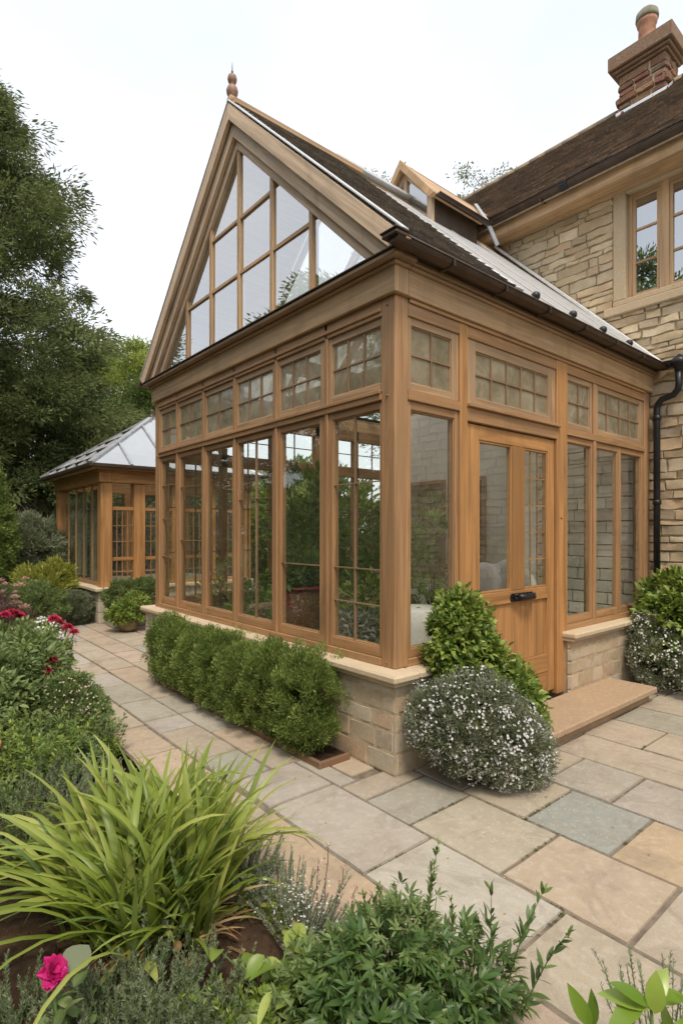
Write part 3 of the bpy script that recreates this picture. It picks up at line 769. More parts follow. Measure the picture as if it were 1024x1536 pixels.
for i, (a, b) in enumerate(Lp):
    A0, A1 = Lj[i]+(.016 if i else .0), Lj[i+1]-(.016 if i < 5 else 0)
    o = sash(cons, 'window_casement', FL, A0+.002, A1-.002, ZS+.054, ZT0-.002, a, b, .80, 2.445, 'oak', 'glass', lb[i])
for j in lj+[.07, 4.06]:
    for z in (ZT0+.02, ZS+.035, ZH+.06):
        mb = MB(); mb.tube([(-.012, j, z), (.01, j, z)], .0065, 8); mb.build('oak_peg', 'oak_bar', cons)
# clerestory lights, gable side: the third and fourth bays share one wide frame
def transom(fc, A0, A1, pa, mat='oak_upper', glass='antique', z0=2.625, z1=3.02, n=2, rows=2, tk=.012):
    mb = MB()
    return sash(cons, 'transom_light', fc, A0, A1, ZT1+.006, ZH-.002, pa[0], pa[1], z0, z1, mat, glass, (lin(pa[0], pa[1], n), lin(z0, z1, rows), tk), d0=.012)
for i, (a, b) in enumerate(Lp):
    A0, A1 = Lj[i]+(.016 if i else .0), Lj[i+1]-(.016 if i < 5 else 0)
    transom(FL, A0+.002, A1-.002, (a-.01, b+.01), n=3 if i in (0, 1, 2) else 2)
# hood mould over wide frame
# fascia and cornice round the building
def ring(mb, d0, d1, z0, z1, x1=4.18, y1=4.13):
    """a band round the three free sides, mitred at corners by butting"""
    mb.box(-d1, -d0, -d1, y1+d1, z0, z1, (0, 1, 0))
    mb.box(-d0, x1, -d1, -d0, z0, z1, (1, 0, 0))
    mb.box(-d0, x1, y1+d0, y1+d1, z0, z1, (1, 0, 0))
mb = MB(); ring(mb, -.1, .035, ZF, ZC); mb.build('fascia', 'oak_mid', cons, .004)
mb = MB(); ring(mb, -.1, .062, ZC, ZC+.022); mb.box(-.115, .1, -.115, 4.245, ZC+.022, ZC+.058, (0, 1, 0)); mb.box(.1, 4.18, -.085, 0, ZC+.022, ZC+.058, (1, 0, 0)); mb.box(.1, 4.18, 4.13, 4.215, ZC+.022, ZC+.058, (1, 0, 0)); mb.build('cornice', 'oak_red', cons, .007)
mb = MB(); ring(mb, -.1, .13, ZC+.059, ZC+.070); mb.build('cornice_capping', 'bronze', cons, .003)
# gutter along the eaves (right and left slopes)
def gutter(mb, a, b, r, zc, axis='x', fix=0.):
    prof = [(-r, 0), (-r*1.0, -r*.35), (-r*.75, -r*.8), (-r*.2, -r), (r*.5, -r), (r, -r*.7), (r, .0)]
    P0 = []; P1 = []
    for q, z in prof:
        if axis == 'x': P0.append((a, fix+q, zc+z)); P1.append((b, fix+q, zc+z))
        else: P0.append((fix+q, a, zc+z)); P1.append((fix+q, b, zc+z))
    n = len(prof); F = [(i, i+1, n+i+1, n+i) for i in range(n-1)]
    mb.poly(P0+P1, F+[f[::-1] for f in []], (1, 0, 0)); 
    ins = [(q*.86, z*.86) for q, z in prof]
    for (q, z) in ((prof[0]), (prof[-1])): pass
    mb.tube([P0[0], P1[0]], .009, 6); mb.poly(P0, [tuple(range(n))]); mb.poly(P1, [tuple(range(n))[::-1]])
mb = MB(); gutter(mb, -.14, 4.12, .046, ZC+.085, 'x', 4.13+.17); mb.build('gutter', 'bronze', cons)
mb = MB(); gutter(mb, -.19, 4.12, .046, ZC+.085, 'x', -.17)
x = .35
while x < 4.1: mb.box(x-.010, x+.010, -.222, -.09, ZC+.034, ZC+.039); mb.box(x-.010, x+.010, -.224, -.218, ZC+.034, ZC+.088); x += .62
mb.build('gutter', 'bronze', cons, .0)
# raised kneeler blocks where the gable meets the gutter
mb = MB()
for y in (-.2,): mb.box(-.215, -.11, -.225, -.09, ZC+.071, ZC+.098); mb.box(-.225, -.10, -.235, -.08, ZC+.099, ZC+.112)
mb.build_each('gutter_stop', 'bronze', cons, .006)

# ---- gable
YC, ZA = 2.055, 5.60
SL = (ZA-3.44)/(YC+.2)
def roof_z(y): return ZA-SL*abs(y-YC)
def tri_band(mb, x, th, off0, off1, zb=3.43):
    """rafter-like band in the gable plane between the slope lines lowered by off0 and off1 (vertical)"""
    for sgn in (-1, 1):
        a0, a1 = ZA-off0, ZA-off1
        y0 = YC+sgn*(a0-zb)/SL; y1 = YC+sgn*(a1-zb)/SL
        P = [(x, YC, a0), (x, y0, zb), (x, y1, zb), (x, YC, a1)]
        mb.prism(P, (th, 0, 0), (0, sgn, -SL))
mb = MB(); tri_band(mb, -.125, .04, -.02, .14); mb.build('bargeboard', 'oak_pale', cons, .004)
mb = MB(); tri_band(mb, -.075, .04, .10, .28); mb.build('verge_board', 'oak_pale', cons, .004)
mb = MB(); tri_band(mb, -.030, .035, .24, .375); mb.build('gable_rafter', 'oak_pale', cons, .004)
mb = MB()
for sgn in (-1, 1):       # soffit under the roof overhang
    for x0, x1, off in ((-.118, .03, .062),):
        ye = YC+sgn*(ZA-off-3.46)/SL
        mb.prism([(x0, YC, ZA-off), (x0, ye, 3.46), (x0, ye, 3.42), (x0, YC, ZA-off-.04)], (x1-x0, 0, 0), (0, sgn, -SL))
mb.build('soffit', 'oak_mid', cons)
def gz(y): return ZA-.39-SL*abs(y-YC)        # top of gable glass
GM = [.915, 1.485, 2.055, 2.625, 3.195]; GZ = [4.05, 4.57]; GB = 3.50
gw = MB()
for y in GM: gw.box(-.018, .05, y-.024, y+.024, 3.44, gz(y)+.03)
gw.box(-.022, .052, YC-(ZA-.40-3.44)/SL, YC+(ZA-.40-3.44)/SL, 3.435, GB)
gf = gw.build('gable_frame', 'oak_mid', cons, .004)
mb = MB()
for z in GZ:
    hw = (ZA-.39-z)/SL
    ys = [max(YC-hw, .3)]+[y for y in GM if abs(y-YC) < hw]+[YC+hw]
    for a, b in zip(ys, ys[1:]):
        if b-a > .1: mb.box(-.012, .045, a+(.024 if a in GM else 0), b-(.024 if b in GM else 0), z-.017, z+.017)
mb.build_each('glazing_bar', 'oak_mid', gf, .003)
half = (ZA-.37-GB)/SL
ys = [YC-half]+GM+[YC+half]
for a, b in zip(ys, ys[1:]):
    segs = [GB]+[z for z in GZ]+[9]
    for z0, z1 in zip(segs, segs[1:]):
        # clip cell a..b x z0..z1 with slope
        poly = [(a, z0), (b, z0), (b, z1), (a, z1)]
        def clip(poly):
            out = []
            for (p, q) in zip(poly, poly[1:]+poly[:1]):
                fa = gz(p[0])+.02-p[1]; fb = gz(q[0])+.02-q[1]
                if fa >= 0: out.append(p)
                if (fa >= 0) != (fb >= 0): k = fa/(fa-fb); out.append((p[0]+(q[0]-p[0])*k, p[1]+(q[1]-p[1])*k))
            return out
        poly = clip(poly)
        if len(poly) >= 3:
            area = abs(sum(p[0]*q[1]-q[0]*p[1] for p, q in zip(poly, poly[1:]+poly[:1])))/2
            if area > .01:
                k = random.uniform(-.004, .004); k2 = random.uniform(-.004, .004)
                mb = MB(); mb.poly([(.004+k*(p[0]-a)+k2*(p[1]-z0)*.6, p[0], p[1]) for p in poly], [tuple(range(len(poly)))]); mb.build('gable_pane', 'gable_glass', gf)
# finial
mb = MB(); mb.lathe((-.08, YC, ZA-.06), [(.035, 0), (.032, .06), (.024, .09), (.026, .13), (.036, .15), (.052, .18), (.056, .21), (.046, .24), (.022, .262), (.024, .275), (.038, .29), (.045, .32), (.038, .35), (.016, .368), (.007, .375)], 20)
fi = mb.build('finial', 'turned', cons)
mb = MB(); mb.lathe((-.08, YC, ZA+.315), [(.006, 0), (.010, .015), (.005, .03), (.0035, .07), (.001, .11)], 8); mb.build('finial_spike', 'black', fi)
# ---- roof
XT = 1.16       # tiles up to here, glass beyond
SLATES = [(.19, .155, .12), (.15, .125, .10), (.23, .18, .135), (.17, .15, .13), (.13, .105, .085)]
def tiles(mb, x0, x1, p_low, p_high, expo, tw, cols, th=.012, lift=.014, axis='x', dirn=None):
    """courses of overlapping tiles; p(x) low/high are functions giving eave and ridge points"""
    lo = Vector(p_low); hi = Vector(p_high); up = (hi-lo); Lh = up.length; up.normalize()
    ax = Vector((1, 0, 0)) if axis == 'x' else Vector((0, 1, 0)); n = ax.cross(up); 
    if n.z < 0: n = -n
    nrow = int(Lh/expo)
    for r in range(nrow+1):
        a = x0-random.uniform(0, tw); s = r*expo
        ln = min(expo*1.25, Lh-s+.02)
        if ln < .02: continue
        while a < x1:
            b = min(a+tw*random.uniform(.92, 1.08), x1); aa = max(a, x0)
            if b-aa > .02:
                j = random.uniform(-.004, .004); l2 = lift+random.uniform(-.002, .004)
                o = lo+up*(s+j)
                P = [o+ax*(aa+.001)+n*l2, o+ax*(b-.001)+n*l2, o+up*ln+ax*(b-.001), o+up*ln+ax*(aa+.001)]
                Q = [p+n*th for p in P]
                c = random.choice(cols); k = random.uniform(.8, 1.2)
                F = [(4, 5, 6, 7), (1, 0, 4, 5)[::1], (0, 3, 7, 4), (2, 1, 5, 6)]
                F = [(4, 5, 6, 7), (0, 1, 5, 4), (3, 0, 4, 7), (1, 2, 6, 5)]
                if ax.cross(up).z < 0: F = [f[::-1] for f in F]
                mb.poly(P+Q, F, up, tuple(v*k for v in c))
            a = b
mb = MB()
for sg in (-1, 1):
    ye = YC+sg*(YC+.16)
    tiles(mb, -.08, XT, (0, ye, 3.475), (0, YC, ZA+.02), .10, .16, SLATES, .02, .02)
mb.build('roof_tiles', 'slate', cons)
mb = MB()     # boarded ceiling under the tiled part
for sg in (-1, 1):
    ye = YC+sg*(YC+.1)
    mb.prism([(-.12, YC, ZA+.012), (-.12, ye, 3.545), (-.12, ye, 3.50), (-.12, YC, ZA-.05)], (XT+.12, 0, 0), (1, 0, 0))
mb.build('roof_deck', 'ceiling', cons)
mb = MB()     # pale metal flashings: verge strip, tile edge, ridge
for sg in (-1, 1):
    ye = YC+sg*(YC+.2)
    mb.beam((-.105, ye, 3.50), (-.105, YC, ZA+.045), .05, .014, (0, 0, 1))
    mb.beam((XT+.02, ye, 3.48), (XT+.02, YC, ZA+.03), .09, .02, (0, 0, 1))
mb.beam((XT-.02, YC, ZA+.05), (2.3, YC, ZA+.05), .16, .03)
mb.beam((4.1, YC-2.2, 3.50), (4.1, YC-.05, ZA+.03), .14, .03, (0, 0, 1)); mb.beam((4.1, YC+2.2, 3.50), (4.1, YC+.05, ZA+.03), .14, .03, (0, 0, 1))
mb.build_each('flashing', 'white_metal', cons, .003)
mb = MB(); mb.tube([(-.115, YC, ZA+.045), (.6, YC, ZA+.045), (1.5, YC, ZA+.045)], .05, 12); mb.box(-.10, 1.5, YC-.09, YC+.09, ZA-.01, ZA+.035); mb.build('ridge_roll', 'oak_mid', cons)
# roof glass + rafters
NR = 4; xs = [XT+.06+(4.06-XT-.06)*i/NR for i in range(NR+1)]
for sg in (-1, 1):
    ye = YC+sg*(YC+.17)
    mb = MB()
    for i, x in enumerate(xs):
        mb = MB(); ys_ = YC+sg*(YC-.06); mb.beam((x, ys_, roof_z(ys_)-.09), (x, YC, ZA-.10), .045, .08, (0, 0, 1)); mb.build('rafter', 'oak_mid', cons, .004)
    for i, x in enumerate(xs[1:-1]): mb = MB(); mb.beam((x, ye, 3.488), (x, YC, ZA+.011), .035, .006, (0, 0, 1)); mb.build('glazing_cap', 'white_metal', cons)
    for x0, x1 in zip(xs, xs[1:]):
        mb = MB(); k = random.uniform(-.006, .006)
        P = [(x0+.02, ye, 3.482), (x1-.02, ye, 3.482+k), (x1-.02, YC, ZA+.005), (x0+.02, YC, ZA+.005)]
        if sg > 0: P = P[::-1]
        mb.poly(P, [(0, 1, 2, 3)]); mb.build('roof_pane', 'opal' if sg < 0 else 'clear_roof', cons)
mb = MB(); mb.box(XT, 4.15, YC-.04, YC+.04, ZA-.16, ZA-.01); mb.build('ridge_beam', 'oak_mid', cons)
for x in (1.62, 2.25, 2.85, 3.45):
    mb = MB(); y = -.07; mb.lathe((x, y, roof_z(y)+.0), [(.03, 0), (.038, .02), (.036, .045), (.02, .06)], 12); mb.build('snow_stop', 'black', cons)
mb = MB()
for y in (.9, 3.2): mb.box(-.02, .02, y-.02, y+.02, 3.1, 3.2)
# ---- gablet (small lantern dormer on the ridge)
GX, GXR, GXE, GZR, GHW = 2.27, 3.63, 3.15, 6.06, .50
GZE = 5.46
mb = MB()
for sg in (-1, 1):
    y = YC+sg*GHW
    P = [(GX-.06, YC, GZR), (GXR+.3, YC, GZR), (GXE+(.0 if sg < 0 else .6), y, GZE), (GX-.06, y, GZE)]
    P = [Vector(p) for p in P]; n = (P[1]-P[0]).cross(P[2]-P[0]).normalized()
    if n.z > 0: n = -n
    mb.prism(P, n*.04, (1, 0, 0))
dr = mb.build('gablet_roof', 'oak_mid', cons, .004)
mb = MB()
for sg in (-1, 1):
    y = YC+sg*(GHW+.03)
    mb.prism([(GX-.09, YC, GZR+.02), (GX-.09, y, GZE-.01), (GX-.09, y-sg*.08, GZE-.03), (GX-.09, YC, GZR-.10)], (.05, 0, 0), (0, 1, -1))
mb.build('gablet_bargeboard', 'oak_mid', dr, .003)
mb = MB(); z0 = 5.1
mb.box(GX, GX+.05, YC-.42, YC-.35, z0, 5.55); mb.box(GX, GX+.05, YC+.35, YC+.42, z0, 5.55); mb.box(GX+.002, GX+.05, YC-.02, YC+.02, 5.45, 5.95)
for sg in (-1, 1): mb.prism([(GX, YC, GZR-.10), (GX, YC+sg*.40, 5.56), (GX, YC+sg*.33, 5.54), (GX, YC, GZR-.17)], (.05, 0, 0), (0, 1, -1))
mb.build('gablet_frame', 'oak_pale', dr)
mb = MB(); mb.poly([(GX+.03, YC-.36, 5.2), (GX+.03, YC+.36, 5.2), (GX+.03, YC+.36, 5.58), (GX+.03, YC, 5.93), (GX+.03, YC-.36, 5.58)], [(0, 1, 2, 3, 4)]); mb.build('gablet_pane', 'gable_glass', dr)
mb = MB(); mb.box(GX+.05, GXE-.02, YC-.42, YC-.38, 5.05, 5.52); mb.box(GX+.05, 3.6, YC+.38, YC+.42, 5.05, 5.52); mb.box(3.1, 3.14, YC-.38, YC+.38, 5.3, 5.6); mb.build('gablet_cheek', 'bronze', dr)  # cheeks coloured dark to carry the shade beside the gablet eaves
mb = MB(); gutter(mb, GX-.02, GXE+.1, .032, GZE-.0, 'x', YC-GHW-.03); mb.build('gablet_gutter', 'bronze', dr)
mb = MB(); mb.beam((GXR+.02, YC-.02, GZR+.03), (GXE+.05, YC-GHW-.02, GZE+.03), .04, .02, (0, 0, 1)); mb.beam((GXE+.05, YC-GHW-.02, GZE+.02), (GXE+.22, YC-GHW-.06, GZE-.24), .05, .02, (0, 1, 1)); mb.build('gablet_flashing', 'lead', dr, .003)

# ---- right-hand face
DX0, DX1 = .785, 2.09
posts('door_post', [(.69, .783, -.004, .12, .14, ZF), (2.092, 2.275, -.006, .12, .12, ZF)], 'oak_door')
mb = MB()
FR.box(mb, .13, .69, -.003, .11, ZS, ZS+.052); FR.box(mb, 2.275, 4.02, -.003, .11, ZS, ZS+.052); mb.build_each('bottom_rail', 'oak_warm', cons, .004); mb = MB()
FR.box(mb, .13, .69, -.006, .1, ZT0, ZT1); FR.box(mb, .783, 2.092, -.006, .1, ZT0-.06, ZT1-.02); FR.box(mb, .77, 2.12, -.035, .03, ZT1-.02, ZT1+.006); FR.box(mb, 2.275, 4.02, -.006, .1, ZT0, ZT1)
FR.box(mb, .13, .69, -.001, .11, ZH, ZF); FR.box(mb, .783, 2.092, -.001, .11, ZH, ZF); FR.box(mb, 2.275, 4.02, -.001, .11, ZH, ZF)
FR.box(mb, .13, 4.02, -.016, -.007, ZF-.03, ZF-.002)
mb.build_each('transom_rail', 'oak', cons, .004)
mb = MB(); FR.box(mb, 2.80, 2.858, -.002, .1, ZS+.05, ZF-.12); mb.build('mullion', 'oak', cons, .004)
sash(cons, 'window_casement', FR, .132, .688, ZS+.054, ZT0-.002, .170, .645, .79, 2.44, 'oak', 'glass')
sash(cons, 'window_casement', FR, 2.277, 2.798, ZS+.054, ZT0-.002, 2.31, 2.775, .79, 2.44, 'oak', 'glass')
sash(cons, 'window_casement', FR, 2.86, 3.40, ZS+.054, ZT0-.002, 2.89, 3.365, .79, 2.44, 'oak', 'glass')
sash(cons, 'window_casement', FR, 3.402, 4.018, ZS+.054, ZT0-.002, 3.45, 3.96, .79, 2.44, 'oak', 'glass')
transom(FR, .132, .688, (.175, .61), glass='antique', n=2)
sash(cons, 'transom_light', FR, .785, 2.09, ZT1+.008, ZH-.002, .90, 1.97, 2.635, 2.995, 'oak_upper', 'antique', (lin(.90, 1.97, 5), [2.815], .012), d0=.012)
transom(FR, 2.277, 2.798, (2.32, 2.75), n=2)
sash(cons, 'transom_light', FR, 2.86, 4.018, ZT1+.006, ZH-.002, 2.92, 3.92, 2.625, 3.02, 'oak_upper', 'antique', ([3.13, 3.42, 3.66], [2.82], .018), d0=.012)
# door
door = MB()
dz0, dz1 = .16, 2.43
FR.box(door, DX0+.004, .955, .02, .075, dz0, dz1, (0, 0, 1)); FR.box(door, 1.975, DX1-.004, .02, .075, dz0, dz1, (0, 0, 1))
FR.box(door, .955, 1.975, .021, .075, 2.315, dz1, (1, 0, 0)); FR.box(door, .955, 1.975, .021, .075, 1.0, 1.105, (1, 0, 0))
FR.box(door, 1.415, 1.60, .02, .074, 1.105, 2.315, (0, 0, 1))
FR.box(door, .955, 1.975, .021, .075, .34, .50, (1, 0, 0)); FR.box(door, .955, 1.975, .026, .074, dz0, .337, (1, 0, 0))
do = door.build('door', 'oak_door', cons, .005)
mb = MB(); x = .955
for wd in (.25, .27, .26, .24): FR.box(mb, x+.001, x+wd-.001, .042, .062, .5, 1.0, (0, 0, 1)); x += wd
mb.build('door_panel', 'oak_door', do, .003)
mb = MB()
for a, b in ((.958, 1.413), (1.602, 1.973)):
    for q in ((a, a+.014), (b-.014, b)): FR.box(mb, q[0], q[1], .027, .07, 1.107, 2.313)
    FR.box(mb, a+.014, b-.014, .027, .07, 1.107, 1.121); FR.box(mb, a+.014, b-.014, .027, .07, 2.299, 2.313)
mb.build('glazing_bead', 'oak_door', do, .002)
for a, b in ((.965, 1.406), (1.609, 1.965)):
    mb = MB(); mb.poly([(a, .036, 1.114), (b, .036, 1.114), (b, .0365, 2.306), (a, .0365, 2.306)], [(0, 1, 2, 3)]); mb.build('door_pane', 'glass', do)
mb = MB(); grid_box(mb, FR, 1.61, 1.965, 1.12, 2.3, .042, 5, 3, .010, .012); mb.build('glazing_bar', 'oak_door', do)
hz = 1.045
mb = MB(); mb.prism([(1.40+.02*math.cos(k*math.pi/8)*(1 if k < 9 else 1)+(0 if 4 <= k % 16 < 12 else .30), .012, hz+.036*math.sin(k*math.pi/8)) for k in range(16)], (0, .01, 0))
mb.tube([(1.45, -.005, hz+.01), (1.50, -.035, hz+.006), (1.56, -.045, hz-.004), (1.62, -.042, hz+.004), (1.66, -.03, hz-.006), (1.70, -.004, hz-.012)], [.022, .029, .021, .027, .022, .018], 8)
mb.lathe((1.43, .005, hz-.012), [(.012, 0), (.024, .006), (.024, .018), (.012, .026)], 10); mb.lathe((1.70, .003, hz-.014), [(.014, 0), (.026, .006), (.026, .02), (.012, .03)], 10)
mb.tube([(1.40, .0, hz+.012), (1.415, -.02, hz+.03), (1.45, -.02, hz+.03), (1.47, -.008, hz+.012)], .009, 6)
for k in range(5): mb.lathe((1.49+k*.045, -.030, hz+.012), [(.004, 0), (.012, .004), (.010, .014), (.003, .02)], 7)
mb.build('door_handle', 'black', do)
mb = MB(); mb.tube([(2.16, -.001, 1.72), (2.16, -.012, 1.72)], .008, 8); mb.build('door_stud', 'black', do)
# far side (seen through the glass)
fj = [.13, .90, 1.68, 2.46, 3.24, 4.02]
mb = MB()
for j in fj[1:-1]: FB.box(mb, j-.04, j+.04, 0, .1, ZS, ZF)
mb.build('mullion', 'oak', cons)
mb = MB(); FB.box(mb, .13, 4.02, 0, .1, ZS, ZS+.1); FB.box(mb, .13, 4.02, .001, .1, ZT0-.04, ZT1+.05); FB.box(mb, .13, 4.02, .001, .1, ZH-.04, ZF); mb.build_each('transom_rail', 'oak', cons)
mb = MB()
for a, b in zip(fj, fj[1:]): grid_box(mb, FB, a+.04, b-.04, ZS+.1, ZT0-.04, .03, 3, 2, .014, .02); grid_box(mb, FB, a+.04, b-.04, ZT1+.05, ZH-.04, .03, 2, 2, .012, .02)
mb.build('glazing_bar', 'oak', cons)
for a, b in zip(fj, fj[1:]):
    mb = MB(); mb.poly([FB.p(a+.04, .05, ZS+.1), FB.p(b-.04, .05, ZS+.1), FB.p(b-.04, .05, ZF-.1), FB.p(a+.04, .05, ZF-.1)], [(0, 1, 2, 3)]); mb.build('pane', 'glass', cons)
# inside: floor, plastered house wall, coursed stone wall by the corner, tie beam
mb = MB(); mb.box(.2, 4.15, .15, 4.0, 0, .13); mb.build('interior_floor', 'floor', cons)
mb = MB(); mb.box(4.13, 4.17, 1.45, 4.0, .13, 3.5); mb.box(3.55, 4.13, 1.41, 1.47, .13, 3.3); mb.build_each('plaster_wall', 'plaster', cons)
mb = MB()
stone_run(mb, (4.135, .13, .13), (0, 1, 0), (-1, 0, 0), 1.28, 0, [.145]*21, (.26, .5), [(.72, .68, .60), (.68, .63, .54), (.76, .72, .64)], .004, .006)
mb.build('inner_stone_wall', 'ashlar', cons)
mb = MB(); mb.box(.13, 4.1, 2.0, 2.12, 3.22, 3.36); mb.box(1.45, 1.57, .1, 4.0, 3.22, 3.36); mb.build_each('tie_beam', 'oak', cons, .005)
lat = Face((4.13, 0, 0), (0, 1, 0), (-1, 0, 0))
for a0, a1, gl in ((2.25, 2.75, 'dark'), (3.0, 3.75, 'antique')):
    mb = MB(); lat.box(mb, a0-.05, a0, 0, .05, .9, 2.4); lat.box(mb, a1, a1+.05, 0, .05, .9, 2.4); lat.box(mb, a0, a1, 0, .05, 2.35, 2.4); lat.box(mb, a0, a1, 0, .05, .9, .95)
    grid_box(mb, lat, a0, a1, .95, 2.35, .02, 5, 3, .018, .015)
    o = mb.build('inner_window', 'oak', cons)
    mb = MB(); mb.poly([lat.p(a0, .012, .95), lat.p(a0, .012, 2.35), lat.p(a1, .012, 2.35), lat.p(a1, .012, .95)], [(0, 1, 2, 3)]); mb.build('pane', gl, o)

# ------------------------------------------------------------------ door step
st = thing('door_step', 'low buff sandstone step with an overhanging tread below the oak door', 'step', (1.8, -.3, 0))
mb = MB()
for x0, x1 in ((.36, 1.25), (1.254, 2.376), (2.38, 2.96)): mb.box(x0, x1, -.53, -.07, .085, .14, None, (.44, .31, .20))
mb.build_each('tread', 'sill', st, .010)
mb = MB(); mb.box(.4, 2.92, -.47, -.075, 0, .085, None, (.40, .27, .17)); mb.build('riser', 'sill', st, .004)
# downpipe and hopper
dp = thing('drainpipe', 'black cast iron drainpipe with a swan neck and hopper between conservatory and house wall', 'drainpipe', (4.08, -.10, 0))
mb = MB(); X, Y = 4.09, -.105
mb.tube([(X, Y, 0), (X, Y, 2.98), (X, Y-.01, 3.03), (X, Y-.05, 3.08), (X, Y-.17, 3.11), (X, Y-.215, 3.16), (X, Y-.225, 3.22), (X, Y-.225, 3.38)], .036, 14)
mb.build('pipe', 'black', dp)
mb = MB()
for z in (.9, 1.9, 2.85): mb = MB(); mb.lathe((X, Y, z), [(.036, 0), (.046, .004), (.046, .05), (.036, .054)], 14); mb.build('pipe_collar', 'black', dp)
mb = MB(); mb.lathe((X, Y-.225, 3.36), [(.04, 0), (.045, .03), (.075, .06), (.085, .10), (.08, .13), (.05, .15), (.03, .17), (.012, .185)], 16); gutter(mb, -.06, -.62, .06, 3.48, 'y', 4.10); mb.build('hopper', 'black', dp)

# ------------------------------------------------------------------ house
house = thing('stone_house', 'two storey cottage of rough honey stone with brown tiled roof, behind the conservatory', 'house', (4.25, 0, 0))
HX = 4.22; HY0, HY1 = -7., 4.05; WZ = 5.68
OP = (-.70, .42, 4.20, 5.72)     # window surround opening
mb = MB()
mb.box(HX, HX+.3, HY0, OP[0]+.06, 0, WZ); mb.box(HX, HX+.3, OP[1]-.06, HY1, 0, WZ); mb.box(HX, HX+.3, OP[0]+.06, OP[1]-.06, 0, OP[2]+.06); mb.box(HX, HX+.3, OP[0]+.06, OP[1]-.06, OP[3]-.04, WZ)
mb.box(HX+.3, 9., HY1-.3, HY1, 0, WZ); mb.box(HX+.3, 9., HY0, HY0+.3, 0, WZ); mb.box(8.7, 9., HY0+.3, HY1-.3, 0, WZ)
wall = mb.build('wall', 'mortar', house)
RUB = [(.62, .485, .30), (.58, .445, .275), (.66, .53, .345), (.60, .44, .27), (.53, .42, .28), (.68, .56, .38), (.60, .49, .33)]
mb = MB()
z = 0.
while z < WZ-.02:
    h = random.choice((.06, .075, .09, .10, .12, .14)); h = min(h, WZ-z)
    segs = [(HY0, HY1)]
    ylim = -4.2
    segs = [(ylim, HY1)]
    if z+h > OP[2]+.02 and z < OP[3]-.02: segs = [(ylim, OP[0]), (OP[1], HY1)]
    for a, b in segs:
        y = a
        while y < b-.01:
            wd = random.uniform(.12, .46)
            if b-(y+wd) < .12: wd = b-y
            vis = not (z < 3.3 and .1 < y)
            if vis:
                split = h > .15 and random.random() < .18
                hh = [(z, h)] if not split else [(z, h*.5), (z+h*.5, h*.5)]
                for zz0, h2 in hh:
                    c = random.choice(RUB); k = random.uniform(.85, 1.12)
                    mb.stone((HX-.026, y+.005, zz0+.004), (0, 1, 0), (0, 0, 1), (-1, 0, 0), wd-.006, h2-.005, .022, .008, tuple(v*k for v in c), depth=.035, wob=.020, ring=.1)
            y += wd
    z += h
mb.build('wall_stones', 'rubble', wall)
# window surround and casements
HF = Face((HX, 0, 0), (0, 1, 0), (1, 0, 0))
mb = MB(); tn = (.52, .40, .26)
HF.box(mb, OP[1]-.15, OP[1], -.045, .16, OP[2]+.17, OP[3]-.044, None, tn); HF.box(mb, OP[0], OP[0]+.15, -.045, .16, OP[2]+.17, OP[3]-.044, None, tn)
HF.box(mb, OP[0]+.15, OP[1]-.15, -.044, .16, OP[3]-.10, OP[3]-.045, None, tn)
HF.box(mb, OP[0]-.08, OP[1]+.10, -.075, .16, OP[2], OP[2]+.10, None, tn); HF.box(mb, OP[0], OP[1], -.055, .16, OP[2]+.102, OP[2]+.168, None, tn)
mb.build('window_surround', 'sill', house, .010)
mb = MB(); HF.box(mb, -.175, -.075, .03, .12, OP[2]+.17, OP[3]-.10); HF.box(mb, OP[0]+.15, OP[0]+.19, .03, .12, OP[2]+.17, OP[3]-.10); HF.box(mb, OP[1]-.19, OP[1]-.15, .03, .12, OP[2]+.17, OP[3]-.10)
HF.box(mb, OP[0]+.19, OP[1]-.19, .031, .12, OP[3]-.14, OP[3]-.10); HF.box(mb, OP[0]+.19, OP[1]-.19, .031, .12, OP[2]+.17, OP[2]+.20)
wf = mb.build('window_frame', 'oak_mid', house, .004)
for a0, a1 in ((-.075, .23), (-.51, -.175)):
    mb = MB(); s_ = .035; z0, z1 = OP[2]+.20, OP[3]-.14
    HF.box(mb, a0, a0+s_, .045, .09, z0, z1); HF.box(mb, a1-s_, a1, .045, .09, z0, z1); HF.box(mb, a0+s_, a1-s_, .046, .09, z0, z0+s_); HF.box(mb, a0+s_, a1-s_, .046, .09, z1-s_, z1)
    for k in (1, 2): zz = z0+(z1-z0)*k/3; HF.box(mb, a0+s_, a1-s_, .05, .085, zz-.014, zz+.014)
    cs = mb.build('casement', 'oak_mid', wf, .003)
    mb = MB(); kx = random.uniform(-.004, .004); mb.poly([HF.p(a0+s_, .066, z0+s_), HF.p(a0+s_, .066+kx, z1-s_), HF.p(a1-s_, .066+kx, z1-s_), HF.p(a1-s_, .066, z0+s_)], [(0, 1, 2, 3)]); mb.build('pane', 'gable_glass', cs)
mb = MB(); HF.box(mb, OP[0]+.1, OP[1]-.1, .5, .52, OP[2], OP[3]); mb.build('dark_room', 'dark', house)  # near-black sheet painted as the room's shade behind the panes
